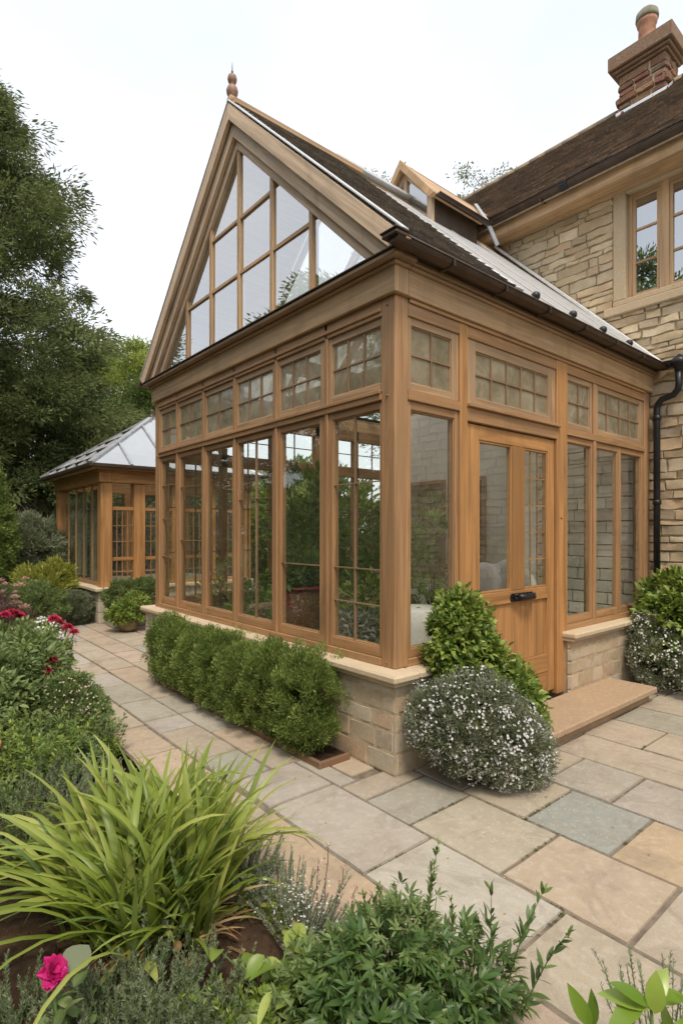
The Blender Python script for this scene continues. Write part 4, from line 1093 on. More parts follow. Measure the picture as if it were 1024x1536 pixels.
# eaves, roof
EX, EZ, RX = 3.90, 5.88, 6.23; RZ = EZ+.95*(RX-EX)
mb = MB(); mb.box(3.93, HX+.02, HY0, HY1, 5.665, 5.70, (0, 1, 0)); mb.box(3.905, 3.93, HY0, HY1, 5.66, 5.86, (0, 1, 0)); mb.build('eaves_board', 'oak_mid', house, .003)
mb = MB(); gutter(mb, HY0, HY1-.2, .062, 5.865, 'y', 3.84); 
y = HY1-1.
while y > -3: mb.box(3.77, 3.90, y-.012, y+.012, 5.79, 5.80); y -= 1.9
mb.build('gutter', 'bronze', house)
mb = MB(); gutter(mb, .80, .90, .075, 5.873, 'y', 3.84); mb.build('gutter_joint', 'black', house)
TIL = [(.22, .15, .10), (.17, .12, .085), (.26, .18, .12), (.2, .15, .11), (.145, .105, .08)]
mb = MB()
mb.prism([(EX-.06, HY0, EZ-.03), (RX, HY0, RZ-.02), (2*RX-EX, HY0, EZ-.02), (2*RX-EX, HY0, EZ-.1), (RX, HY0, RZ-.12), (EX-.06, HY0, EZ-.1)], (0, HY1-HY0, 0), (0, 1, 0))
mb.prism([(HX+.05, HY1-.3, 5.68), (RX, HY1-.3, RZ-.1), (8.3, HY1-.3, 5.68)], (0, .28, 0), (0, 1, 0), (.45, .37, .25))
rf = mb.build('roof', 'mortar', house)
mb = MB(); tiles(mb, -4.5, HY1, (EX-.10, 0, EZ+.0), (RX, 0, RZ+.01), .10, .165, TIL, .022, .018, 'y'); mb.build('roof_tiles', 'tile', rf)
mb = MB(); y = -4.5
while y < HY1: mb.tube([(RX, y+.003, RZ+.01), (RX, y+.30, RZ+.01)], .075, 10, random.choice([(.33, .25, .16), (.28, .21, .14), (.36, .28, .18)])); y += .302
mb.build('ridge_tiles', 'tile', rf)
# chimney
ch = MB(); CX0, CX1, CY0, CY1 = 5.95, 6.42, .46, 1.12
z = 7.6; 
ch.box(CX0+.02, CX1-.02, CY0+.02, CY1-.02, 7.2, 8.5)
CHT = [(.27, .14, .08), (.22, .115, .07), (.33, .19, .11), (.28, .17, .11), (.25, .11, .08), (.17, .12, .08)]
chs = MB()
while z < 8.50:
    h = random.choice((.09, .11, .14)); pr = random.choice((0, .0, .012, .02))
    if abs(z-8.0) < .06: pr = .035
    for o_, u_, n_, ln in (((CX0-pr, CY0-pr, z), (0, 1, 0), (-1, 0, 0), CY1-CY0+2*pr), ((CX0-pr, CY0-pr, z), (1, 0, 0), (0, -1, 0), CX1-CX0+2*pr), ((CX0-pr, CY1+pr, z), (1, 0, 0), (0, 1, 0), CX1-CX0+2*pr), ((CX1+pr, CY0-pr, z), (0, 1, 0), (1, 0, 0), CY1-CY0+2*pr)):
        a = 0
        while a < ln-.01:
            wd = random.uniform(.16, .40)
            if ln-(a+wd) < .14: wd = ln-a
            c = random.choice(CHT); k = random.uniform(.8, 1.15)
            chs.stone(Vector(o_)+Vector(u_)*(a+.004)+Vector((0, 0, .004)), u_, (0, 0, 1), n_, wd-.008, h-.008, .02, .016, tuple(v*k for v in c), depth=.045+pr)
            a += wd
    z += h
cho = ch.build('chimney', 'mortar', house)
chs.build('chimney_stones', 'chimney', cho)
mb = MB(); c = (.25, .16, .10)
for pr, z0, z1 in ((.03, 8.46, 8.50), (.07, 8.50, 8.545), (.115, 8.545, 8.76)): mb.box(CX0-pr, CX1+pr, CY0-pr, CY1+pr, z0+.001, z1, None, c)
mb.build('chimney_cap', 'chimney', cho, .012)
mb = MB(); mb.lathe((6.17, .80, 8.76), [(.15, 0), (.14, .03), (.125, .08), (.115, .38), (.135, .41), (.14, .46), (.125, .47)], 20); po = mb.build('chimney_pot', 'potclay', cho)
mb = MB(); mb.lathe((6.17, .80, 9.23), [(.15, 0), (.158, .03), (.15, .10), (.11, .145), (.05, .16)], 20); mb.build('pot_rim', 'lichen', po)
mb = MB(); rz_ = lambda x: EZ+.95*(x-EX)
mb.prism([(CX0-.22, CY0-.05, rz_(CX0-.22)+.035), (CX0-.22, CY1+.05, rz_(CX0-.22)+.035), (CX0+.05, CY1+.05, rz_(CX0+.05)+.035), (CX0+.05, CY0-.05, rz_(CX0+.05)+.035)], (0, 0, .012)); mb.box(CX0-.03, CX0-.012, CY0-.03, CY1+.03, 7.78, 7.92)
mb.prism([(CX0-.03, CY0-.03, 7.80), (CX0-.03, CY0-.03, 7.90), (RX, CY0-.03, RZ+.10), (RX, CY0-.03, RZ)], (0, .012, 0))
mb.build('chimney_flashing', 'white_metal', cho)

# ------------------------------------------------------------------ garden pavilion
pv = thing('garden_pavilion', 'smaller oak garden room with hipped glass roof at the far end of the path', 'garden room', (.35, 7.47, 0))
PX, PY, PW, PD = .35, 7.47, 3.0, 3.1
mb = MB(); mb.box(PX-.04, PX+PW, PY-.04, PY+PD, 0, .555); ppl = mb.build('plinth', 'mortar', pv)
mb = MB(); stone_run(mb, (PX-.05, PY-.055, 0), (0, 1, 0), (-1, 0, 0), PD+.05, 0, [.19, .19, .175], (.4, .8), PL, .003, .008)
stone_run(mb, (PX-.055, PY-.05, 0), (1, 0, 0), (0, -1, 0), PW+.05, 0, [.19, .19, .175], (.4, .8), PL, .003, .008); mb.build('plinth_stone', 'ashlar', ppl)
mb = MB(); mb.box(PX-.12, PX+.24, PY-.12, PY+PD, .557, .62, None, (.62, .52, .37)); mb.box(PX+.244, PX+PW, PY-.12, PY+.24, .557, .62, None, (.62, .52, .37)); mb.build_each('stone_sill', 'sill', pv, .012)
for x0, y0 in ((PX, PY), (PX+.58, PY), (PX+1.3, PY), (PX+2.0, PY), (PX+PW-.2, PY), (PX, PY+PD-.2), (PX+PW-.2, PY+PD-.2), (PX+1.4, PY+PD-.2)):
    mb = MB(); mb.box(x0, x0+.2, y0, y0+.2, .62, 2.46); mb.build('post', 'oak_door', pv, .006)
mb = MB()
def pring(d, z0, z1, inn=.2):
    mb.box(PX-d, PX+inn, PY-d, PY+PD+d, z0, z1, (0, 1, 0)); mb.box(PX+inn, PX+PW+d, PY-d, PY+inn, z0, z1, (1, 0, 0)); mb.box(PX+inn, PX+PW+d, PY+PD-inn, PY+PD+d, z0, z1, (1, 0, 0)); mb.box(PX+PW-inn, PX+PW+d, PY+inn, PY+PD-inn, z0, z1, (0, 1, 0))
pring(.03, 2.462, 2.64); pring(.07, 2.64, 2.68)
mb.build('fascia', 'oak_door', pv, .005)
mb = MB(); pring(.19, 2.682, 2.705, -.0); mb.build('eaves_soffit', 'oak_mid', pv)
mb = MB()
for a0, a1, b0, b1 in ((PX-.26, PX-.18, PY-.26, PY+PD+.26), (PX-.18, PX+PW+.26, PY-.26, PY-.18)): mb.box(a0, a1, b0, b1, 2.70, 2.765)
mb.build_each('gutter', 'bronze', pv, .01)
PA = Vector((PX+PW/2, PY+PD/2, 4.02)); c4 = [(PX-.24, PY-.24), (PX+PW+.24, PY-.24), (PX+PW+.24, PY+PD+.24), (PX-.24, PY+PD+.24)]
c4 = [Vector((x, y, 2.76)) for x, y in c4]
rp = MB()
for i in range(4):
    a, b = c4[i], c4[(i+1) % 4]
    rp.beam(a, PA, .09, .06, (0, 0, 1))
ra = rp.build('hip_rafter', 'lead', pv, .004)
mb = MB()
for i in range(4):
    a, b = c4[i], c4[(i+1) % 4]
    for k in range(1, 5):
        s0 = a.lerp(b, k/5); m = 1-abs(k/5-.5)*2
        e = (a.lerp(PA, m) if k/5 < .5 else b.lerp(PA, m)) if True else PA
        mb.beam(s0, e, .04, .05, (0, 0, 1))
mb.build('glazing_rafter', 'lead', pv)
mb = MB()
for k in (.08, .3, .52, .72):
    mb.beam(c4[3].lerp(PA, k)+Vector((0, 0, .02)), c4[0].lerp(PA, k)+Vector((0, 0, .02)), .03, .02, (0, 0, 1))
mb.build('roof_lap_strip', 'bronze', pv)
for i in range(4):
    mb = MB(); mb.poly([c4[i], c4[(i+1) % 4], PA], [(0, 1, 2)]); mb.build('roof_pane', 'bright_glass', pv)
mb = MB(); mb.lathe(PA+Vector((0, 0, -.02)), [(.08, 0), (.05, .06), (.03, .1), (.05, .15), (.02, .2)], 12); mb.build('finial', 'bronze', pv)
PFL = Face((PX, PY, 0), (0, 1, 0), (1, 0, 0)); PFR = Face((PX, PY, 0), (1, 0, 0), (0, 1, 0))
mb = MB()
for k in range(1, 5): a = .2+(PD-.4)*k/5; PFL.box(mb, a-.011, a+.011, .06, .09, .68, 2.46)
PFL.box(mb, .2, PD-.2, .045, .11, .62, .68)
mb.build('window_bar', 'oak', pv)
mb = MB(); mb.poly([PFL.p(.2, .075, .68), PFL.p(PD-.2, .075, .68), PFL.p(PD-.2, .075, 2.46), PFL.p(.2, .075, 2.46)], [(0, 1, 2, 3)]); mb.build('pane', 'glass', pv)
for a0, a1 in ((.2, .58), (.78, 1.3), (1.5, 2.0), (2.2, 2.8)):
    mb = MB(); PFR.box(mb, a0, a1, .05, .1, 1.08, 1.14); PFR.box(mb, a0, a1, .05, .1, 1.98, 2.04); PFR.box(mb, a0, a1, .05, .1, .62, .68)
    wf_ = mb.build('window_rail', 'oak_door', pv)
    mb = MB(); grid_box(mb, PFR, a0, a1, .68, 1.08, .06, 2, 4, .014, .014); grid_box(mb, PFR, a0, a1, 1.14, 1.98, .06, 3, 4, .014, .014); mb.build('lattice', 'oak', wf_)
    mb = MB(); mb.poly([PFR.p(a0, .085, .68), PFR.p(a1, .085, .68), PFR.p(a1, .085, 2.46), PFR.p(a0, .085, 2.46)], [(0, 1, 2, 3)]); mb.build('pane', 'glass', wf_)
mb = MB()   # hanging curtain folds inside the left face
ypts = [PY+.25+(PD-.5)*i/60 for i in range(61)]
V = [(PX+.24+.03*math.sin(i*1.35)+.012*math.sin(i*.5), y, z) for z in (.7, 2.4) for i, y in enumerate(ypts)]
mb.poly(V, [(i, i+1, 61+i+1, 61+i) for i in range(60) if not (8 < i < 12 or 26 < i < 32 or 45 < i < 50)], (0, 0, 1), smooth=True); 
M['curtain'] = plain_mat('olive_curtain', (.24, .25, .16), .95); mb.build('curtain', 'curtain', pv)
mb = MB(); mb.box(PX, PX+PW, PY, PY+PD, .556, .57); mb.build('interior_floor', 'floor', pv)
# ------------------------------------------------------------------ inside the conservatory
ar = thing('armchair', 'white upholstered armchair with plump cushions, seen through the door glass', 'armchair', (2.55, .95, .13))
def pillow(mb, c, r, p=2.6, seed=0, n=18):
    V = []; F = []
    for j in range(n+1):
        ph = -math.pi/2+math.pi*j/n
        for i in range(2*n):
            th = math.pi*i/n
            f = lambda v: math.copysign(abs(v)**(2/p), v)
            q = Vector((f(math.cos(ph)*math.cos(th))*r[0], f(math.cos(ph)*math.sin(th))*r[1], f(math.sin(ph))*r[2]))
            q *= 1+.07*mnoise.noise(q*6+Vector((seed, 0, 0)))
            V.append(Vector(c)+q)
    W = 2*n; F = [(j*W+i, j*W+(i+1) % W, (j+1)*W+(i+1) % W, (j+1)*W+i) for j in range(n) for i in range(W)]
    mb.poly(V, F, smooth=True)
mb = MB(); pillow(mb, (2.55, .95, .48), (.40, .38, .14)); mb.build('seat', 'fabric', ar)
mb = MB(); pillow(mb, (2.84, 1.05, .78), (.12, .42, .44), 3.2, 3); mb.build('backrest', 'fabric', ar)
for y in (.55, 1.36): mb = MB(); pillow(mb, (2.55, y, .62), (.40, .09, .22), 3, y); mb.build('armrest', 'fabric', ar)
for i, (x, y) in enumerate(((2.24, .64), (2.24, 1.26), (2.84, .64), (2.84, 1.26))): mb = MB(); mb.tube([(x, y, .13), (x, y, .38)], [.018, .025], 8); mb.build('leg', 'oak', ar)
for i, (c, r, lb_) in enumerate((((2.42, 1.02, 1.06), (.12, .2, .2), 'left white scatter cushion heaped on the armchair behind the door glass'), ((2.58, .80, 1.10), (.13, .20, .2), 'right white scatter cushion heaped on the armchair behind the door glass'))):
    mb = MB(); pillow(mb, c, r, 2.2, i*5+1); o = mb.build('cushion', 'fabric', None); tag(o, lb_, 'cushion', 'cushions on the armchair')
tb = thing('tea_table', 'small round table under a white cloth just inside the corner window', 'table', (.72, .44, .13))
mb = MB(); n = 48; V = []
for j, (r, z) in enumerate(((.02, .98), (.22, .98), (.235, .97), (.25, .85), (.27, .65), (.28, .35))):
    for i in range(n): t_ = 2*math.pi*i/n; rr = r*(1+(.06*math.sin(t_*9)*max(0, j-2)/3)); V.append((.72+rr*math.cos(t_), .44+rr*math.sin(t_), z))
mb.poly(V, [(j*n+i, j*n+(i+1) % n, (j+1)*n+(i+1) % n, (j+1)*n+i) for j in range(5) for i in range(n)][::1], smooth=True); mb.build('cloth', 'fabric', tb)
mb = MB(); mb.tube([(.72, .44, .13), (.72, .44, .88)], .03, 8); mb.build('leg', 'oak', tb)
bk = thing('wicker_basket', 'round dark brown wicker basket planter behind the fifth window', 'basket', (.50, 1.78, .13))
mb = MB(); V = []; n = 64; rows = 30
for j in range(rows+1):
    z = .13+.92*j/rows; r = .20+.05*math.sin(math.pi*(j/rows)*.9)
    for i in range(n): t_ = 2*math.pi*i/n; rr = r+.006*math.sin(i*math.pi/2+(j % 2)*math.pi)+.003*math.sin(j*math.pi); V.append((.50+rr*math.cos(t_), 1.78+rr*math.sin(t_), z))
mb.poly(V, [(j*n+i, j*n+(i+1) % n, (j+1)*n+(i+1) % n, (j+1)*n+i) for j in range(rows) for i in range(n)], smooth=True)
mb.tube([(.50+.232*math.cos(a*math.pi/12), 1.78+.232*math.sin(a*math.pi/12), 1.06) for a in range(25)], .014, 8, cap=False); mb.build('basket_body', 'wicker', bk)
mb = MB(); mb.lathe((.50, 1.78, .99), [(.01, 0), (.2, 0), (.2, .015), (.01, .02)], 20); mb.build('compost', 'soil', bk)
def houseplant(label, c, r, h, mat, leaf, shape='big', n=30, per=14, z0=.13, pot=True, name='potted_plant', flowers=None, **kw):
    th = thing(name, label, 'plant', (c[0], c[1], z0))
    if pot:
        mb = MB(); mb.lathe((c[0], c[1], z0), [(.11, 0), (.15, .24), (.17, .24), (.17, .28), (.14, .28), (.13, .25)], 18); mb.build('pot', 'terracotta', th)
    zb = z0+(.28 if pot else 0)
    ells = [((c[0], c[1], zb+h*.55), (r, r, h*.55))]
    _, C, Dn = shrub(name, None, None, (c[0], c[1], zb), ells, mat, n, per, .09, leaf, shape, .3, .3, parent=th, floor=zb, stems=12, stemr=.008, **kw)
    if flowers:
        k = rng.choice(len(C), min(flowers[1], len(C)), replace=False)
        for i in k: petal_ball(th, 'flower', C[i]+Dn[i]*.05, flowers[2], flowers[0], 30)
    return th
houseplant('dense green fern spilling from the wicker basket', (.50, 1.78), .2, .26, 'deep', (.09, .03), n=24, per=14, z0=1.0, pot=False)
houseplant('tall green ficus inside the corner of the glazed wall', (1.15, 2.5), .45, 1.8, 'indoor', (.10, .04), n=110, per=18)
houseplant('pale blossoming hydrangea by the corner window pane', (.50, .84), .20, .62, 'leafy', (.07, .04), n=34, per=10, z0=.35, flowers=('cream_petal', 9, .055))
houseplant('low silvery plant crowding the bottom of the corner window', (.36, .78), .20, .26, 'silver', (.05, .016), n=40, per=22, z0=.42)
houseplant('bushy green plant behind the fourth window', (.75, 2.0), .34, .9, 'indoor', (.08, .035), n=60, per=14)
houseplant('leafy green plant behind the third window', (.6, 2.75), .28, .62, 'indoor', (.07, .03), n=45, per=14)
houseplant('yellow flowering plant behind the second window', (.42, 3.25), .2, .75, 'yellowish', (.06, .025), n=35, per=12, flowers=('yellowish', 5, .04))
houseplant('red flowering pot plant on the far sill, seen past the corner post', (2.9, 3.5), .25, .6, 'leafy', (.07, .035), n=35, per=12, z0=.4, flowers=('red_petal', 7, .05))
houseplant('broad green palm standing by the cream wall', (3.4, 2.6), .5, 1.6, 'indoor', (.16, .03), n=50, per=14)

# ------------------------------------------------------------------ planting by the walls
hb = thing('bed_edging', 'low brown timber edging round the narrow bed under the hedge', 'edging', (-.35, .36, 0))
mb = MB(); mb.box(-.375, -.345, .335, 3.2, -.02, .045); mb.build('edging_board', 'edging', hb, .004)
mb = MB(); mb.box(-.344, -.10, .336, .366, -.02, .043); mb.build('edging_board', 'edging', hb, .004)
mb = MB(); mb.box(-.344, -.10, 3.17, 3.199, -.02, .043); mb.build('edging_board', 'edging', hb, .004)
V = []; nx, ny = 8, 90
for j in range(ny):
    for i in range(nx):
        x = -.345+.265*i/(nx-1); y = .366+2.8*j/(ny-1); V.append((x, y, .016+mnoise.noise(Vector((x*14, y*14, 3)))*.014+mnoise.noise(Vector((x*40, y*40, 3)))*.006))
mb = MB(); mb.poly(V, [(j*nx+i, j*nx+i+1, (j+1)*nx+i+1, (j+1)*nx+i) for j in range(ny-1) for i in range(nx-1)], smooth=True); mb.build('hedge_bed_soil', 'soil', None, kind='structure')
ORD = ['nearest', 'second', 'third', 'fourth', 'fifth', 'sixth', 'farthest']
yy = [.62, 1.03, 1.45, 1.86, 2.26, 2.64, 2.98]
for i, y in enumerate(yy):
    hh = .65+random.uniform(-.04, .06)-(.02 if i > 3 else 0)
    if i == 0: hh = .70
    lab = f'{ORD[i]} clipped green box bush in the row below the conservatory windows'
    if i in (1, 2, 3, 4, 5): lab = f'{ORD[i]} clipped box bush from the near end of the row below the windows'
    rr = .275+random.uniform(-.012, .02)
    cx_ = -.285+random.uniform(-.015, .01)
    shrub('box_bush', lab, 'bush', (-.24, y, .02), [((cx_, y, hh*.53+.03), (.225, rr*.95, hh*.45)), ((cx_+.02, y+.02, hh*.76), (.20, rr*.85, hh*.25)), ((cx_-.02, y, .22), (.18, rr*.85, .16))], 'box', 300, 78, .05, (.024, .009), 'small', .72, 1.0, 'clipped box bushes below the windows', 1.2, 16, .008, .8, .05, .5, .032)
for o_ in [o for o in bpy.data.objects if o.name.startswith('box_bush')]:
    B = []; Dd = []; Ls = []
    for _ in range(26):
        a_ = random.uniform(0, 6.28); r_ = random.uniform(.3, 1)
        B.append((o_.location.x-.04+.17*r_*math.cos(a_), o_.location.y+.2*r_*math.sin(a_), .46+.12*(1-r_)+random.uniform(-.1, .05))); Dd.append((math.cos(a_)*r_*.5, math.sin(a_)*r_*.5, 1)); Ls.append(random.uniform(.10, .2))
    sprigs(o_, B, Dd, Ls, 'box', (.022, .009), 40, name='shoot_leaves', sname='shoot', up=.8)
# corner: tall leafy shrub with white flowering cushion in front
_, C, D = shrub('leafy_shrub', 'tall bright green leafy shrub in front of the oak door, beside the conservatory corner', 'shrub', (.5, -.2, 0),
    [((.44, -.20, .84), (.25, .20, .33)), ((.50, -.24, .60), (.31, .24, .32)), ((.70, -.34, .42), (.32, .20, .27)), ((.84, -.42, .24), (.18, .14, .17)), ((.66, -.50, .44), (.19, .14, .22)), ((.42, -.18, 1.0), (.15, .14, .19))], 'leafy', 600, 26, .06, (.042, .025), 'big', .7, .1, None, .9, 14, .010, .9, .055, .6)
FE = [((.26, -.44, .38), (.31, .27, .32)), ((.38, -.62, .27), (.23, .21, .27)), ((.10, -.28, .40), (.18, .18, .22)), ((.50, -.70, .19), (.13, .12, .18))]
_, C, D = shrub('flowering_shrub', 'rounded grey green cushion shrub covered in tiny white flowers at the conservatory corner', 'shrub', (.3, -.45, 0), FE, 'grey_green', 620, 55, .05, (.026, .008), 'small', .7, .5, None, 1., 26, .007, .9, .05, .55)
fs = bpy.data.objects['flowering_shrub']
shrub('x', None, None, (.3, -.45, 0), FE, 'silver', 200, 40, .05, (.022, .007), 'small', .85, .5, parent=fs, stems=0)
P, Dn = ell_surface([(e[0], tuple(r_+.02 for r_ in e[1])) for e in FE], 640, .96)
P2 = np.repeat(P, 5, 0)+rng.normal(0, .02, (len(P)*5, 3)); D2 = unit(np.repeat(Dn, 5, 0)+rng.normal(0, .35, (len(P)*5, 3))); k = (P2[:, 2] > .03) & ((mask3(P2, 8.) > -.10) | (rng.random(len(P2)) < .2))
flower_dots(fs, 'flowers', P2[k], D2[k], .0095, 'white_petal')
# right: pair by the house wall
_, C, D = shrub('leafy_shrub', 'bright green leafy shrub with a red bloom against the house wall, right of the drainpipe', 'shrub', (3.85, -.45, 0),
    [((3.78, -.42, .84), (.34, .32, .30)), ((3.7, -.45, .62), (.42, .36, .36)), ((3.75, -.95, .7), (.40, .4, .42)), ((3.85, -.7, .95), (.3, .3, .26))], 'leafy', 420, 22, .085, (.07, .042), 'big', .72, .25, None, .9, 14, .012, .9, .04)
petal_ball(bpy.data.objects['leafy_shrub.001'], 'flower', (3.70, -.35, 1.19), .05, 'red_petal', 40)
_, C, D = shrub('flowering_shrub', 'dark grey green cushion shrub with white flowers at the right end of the stone step', 'shrub', (3.5, -.5, 0),
    [((3.45, -.42, .32), (.36, .30, .29)), ((3.5, -.78, .28), (.36, .3, .27)), ((3.45, -.3, .55), (.22, .2, .22))], 'grey_green', 420, 52, .055, (.026, .009), 'small', .75, .5, None, 1., 16, .008, .9, .03)
P, Dn = ell_surface([((3.45, -.42, .32), (.375, .315, .305)), ((3.5, -.78, .28), (.375, .31, .285)), ((3.45, -.3, .55), (.235, .215, .235))], 330, .98)
P2 = np.repeat(P, 4, 0)+rng.normal(0, .02, (len(P)*4, 3)); D2 = unit(np.repeat(Dn, 4, 0)+rng.normal(0, .35, (len(P)*4, 3))); k = P2[:, 2] > .03
flower_dots(bpy.data.objects['flowering_shrub.001'], 'flowers', P2[k], D2[k], .012, 'white_petal')

# ------------------------------------------------------------------ left border
shrub('clipped_yew', 'tall clipped yew column at the left edge of the garden', 'topiary', (-1.35, 9.4, 0), [((-1.38, 9.35, 1.3), (.75, .75, 1.5)), ((-1.38, 9.35, 2.3), (.55, .55, .95))], 'box', 900, 90, .09, (.05, .02), 'small', .85, .6, None, 1., 10, .03, .9)
shrub('grey_shrub', 'loose grey green weeping shrub between the yew column and the garden room', 'shrub', (-.3, 10.6, 0), [((-.35, 10.3, 1.0), (.85, .7, .75)), ((.0, 10.9, 1.5), (.7, .6, .45)), ((-.8, 10.0, .6), (.7, .6, .6))], 'grey_green', 330, 110, .16, (.09, .02), 'small', .6, -.1, None, .8, 16, .02, 1.)
shrub('ball_bush', 'clipped round grey green ball beside the garden room plinth', 'topiary', (-.05, 7.65, 0), [((-.05, 7.72, .27), (.34, .34, .29))], 'grey_green', 380, 90, .04, (.028, .009), 'small', .9, .4, None, 1., 8, .01, .9)
shrub('golden_shrub', 'feathery yellow green shrub left of the garden room corner', 'shrub', (-.45, 8.3, 0), [((-.4, 8.3, .55), (.55, .5, .42)), ((-.15, 8.5, .75), (.3, .3, .3))], 'yellowish', 160, 60, .1, (.09, .025), 'small', .55, .7, None, .8, 12, .012, .9)
shrub('border_shrub', 'mid green mounded shrub below the golden shrub', 'shrub', (-.7, 7.4, 0), [((-.75, 7.3, .38), (.5, .5, .4))], 'sage', 200, 70, .07, (.05, .016), 'small', .65, .4)
shrub('border_shrub', 'dark green mound behind the pale pink plumes', 'shrub', (-1.6, 7.2, 0), [((-1.6, 7.2, .4), (.7, .6, .42))], 'deep', 220, 60, .09, (.06, .02), 'small', .65, .4)
th, C, D = shrub('plume_plant', 'tangle of dusky stems with pale pink plumes at the left edge', 'flowering plant', (-1.6, 5.9, 0), [((-1.65, 5.9, .55), (.42, .4, .42)), ((-1.35, 5.6, .35), (.35, .3, .3))], 'purple', 160, 50, .09, (.06, .012), 'small', .4, .5, None, 1., 26, .008)
for i in range(34):
    a = random.uniform(-.5, .5); c = (-1.62+a*.9, 5.6+random.uniform(-.3, .3), .84+random.uniform(-.22, .20)); petal_ball(th, 'flower', c, random.uniform(.05, .10), 'pink_petal', 40, shape='small', pw=.25)
# reddish dahlias and white phlox
th, C, D = shrub('dahlia_bush', 'large leafy dahlia bush with red and magenta blooms at the left of the path', 'flowering plant', (-1.8, 2.7, -.06),
    [((-1.72, 2.75, .36), (.36, .42, .38)), ((-1.62, 3.15, .42), (.30, .34, .32)), ((-2.0, 2.4, .3), (.4, .4, .36))], 'sage', 400, 30, .085, (.058, .026), 'big', .5, .3, None, 1., 40, .006, .8, .09, .7)
def dahlia(th, c, r, mat='red_petal'):
    r *= 1.15
    petal_ball(th, 'flower', c, r, mat, 90, (random.uniform(-.4, .2), random.uniform(-.5, .1), 1), 1., .34)
    mb = MB(); mb.tube([(c[0], c[1], c[2]), (c[0]-.04, c[1]+.03, c[2]-.16), (c[0]-.08, c[1]+.06, c[2]-.34)], [.004, .005, .006], 5); mb.build('flower_stalk', 'greenstem', th)
for c, r in (((-1.67, 3.34, .82), .07), ((-1.60, 3.42, .79), .05), ((-1.30, 3.2, .72), .055), ((-1.25, 3.12, .68), .05), ((-1.21, 3.05, .64), .045), ((-1.33, 3.28, .75), .05), ((-1.52, 2.5, .52), .05), ((-1.58, 2.42, .46), .035), ((-1.45, 2.62, .42), .03), ((-1.9, 2.9, .80), .05), ((-1.75, 3.2, .84), .045), ((-2.1, 2.5, .72), .045)): dahlia(th, c, r)
th, C, D = shrub('white_phlox', 'pale variegated shrub with small white flowers beside the path under the magenta blooms', 'flowering plant', (-1.42, 3.35, -.06), [((-1.42, 3.35, .42), (.24, .3, .3))], 'leafy', 120, 26, .06, (.045, .018), 'big', .6, .4)
P, Dn = ell_surface([((-1.40, 3.33, .5), (.24, .28, .26))], 70, .95, .5)
P2 = np.repeat(P, 5, 0)+rng.normal(0, .02, (len(P)*5, 3)); flower_dots(th, 'flowers', P2, unit(np.repeat(Dn, 5, 0)+rng.normal(0, .3, (len(P)*5, 3))), .016, 'white_petal')
th, C, D = shrub('variegated_shrub', 'small cream edged shrub leaning over the path edge', 'shrub', (-1.5, 2.15, -.06), [((-1.48, 2.18, .22), (.24, .27, .24)), ((-1.38, 2.0, .16), (.15, .17, .16))], 'sage', 240, 44, .045, (.028, .012), 'small', .65, .4)
P, Dn = ell_surface([((-1.48, 2.18, .22), (.25, .28, .25)), ((-1.38, 2.0, .16), (.16, .18, .17))], 320, .96); flower_dots(th, 'flowers', P, Dn, .010, 'cream_petal', 4)
st_ = MB(); V = []
pillow(st_, (-1.42, 4.0, .55), (.20, .15, .055), 2.6, 4); pk = st_.build('pink_boulder', 'pinkstone', None)
pk.location = (0, 0, 0); tag(pk, 'smooth pinkish stone slab lying among the border plants behind the red blooms', 'stone')
bs = MB(); bs.box(-1.55, -1.30, 3.92, 4.1, -.1, .51, None, (.4, .36, .3)); o = bs.build('stone_pedestal', 'ashlar', None, .01); tag(o, 'short stone pedestal hidden in the border under the pink slab', 'pedestal')
#CUT shrub('feathery_shrub'
#CUT shrub('lavender_cushion'
#CUT shrub('heather_cushion'
tp = thing('terracotta_pot', 'upright terracotta pot just cut off by the left edge of the photo', 'pot', (-2.19, 1.27, -.08))
mb = MB(); mb.lathe((-2.19, 1.27, -.08), [(.075, 0), (.10, .36), (.115, .365), (.118, .42), (.10, .42), (.09, .38)], 24); mb.build('pot_body', 'terracotta', tp)
mb = MB(); mb.lathe((-2.19, 1.27, .26), [(.01, 0), (.092, 0), (.09, .02), (.01, .03)], 18); mb.build('compost', 'soil', tp)
# pots by the garden room
tr = thing('stone_trough', 'square stone planter with leafy green shrub beside the garden room post', 'planter', (.62, 6.85, 0))
mb = MB(); mb.box(.35, .95, 6.75, 7.2, 0, .26, None, (.4, .36, .28)); mb.build('trough', 'ashlar', tr, .015)
shrub('trough', None, None, (.65, 6.98, .25), [((.62, 6.98, .5), (.36, .3, .26)), ((.95, 7.05, .5), (.34, .3, .28))], 'sage', 260, 50, .06, (.045, .018), 'small', .7, .3, floor=.2, parent=tr)
tr2 = thing('flower_pot', 'round glazed pot of red and orange flowers in front of the stone planter', 'flower pot', (.42, 6.35, 0))
mb = MB(); mb.lathe((.45, 6.42, 0), [(.11, 0), (.14, .05), (.155, .14), (.165, .16), (.15, .17), (.14, .15)], 24); mb.build('pot_body', 'glazed', tr2)
_, C, D = shrub('x', None, None, (.45, 6.42, .18), [((.42, 6.40, .30), (.28, .25, .2)), ((.6, 6.5, .40), (.2, .2, .2))], 'leafy', 150, 26, .06, (.05, .022), 'big', .6, .3, floor=.15, parent=tr2)
for i in rng.choice(len(C), 22, replace=False): petal_ball(tr2, 'flower', C[i]+D[i]*.05, .026, random.choice(['orange_petal', 'red_petal']), 22)

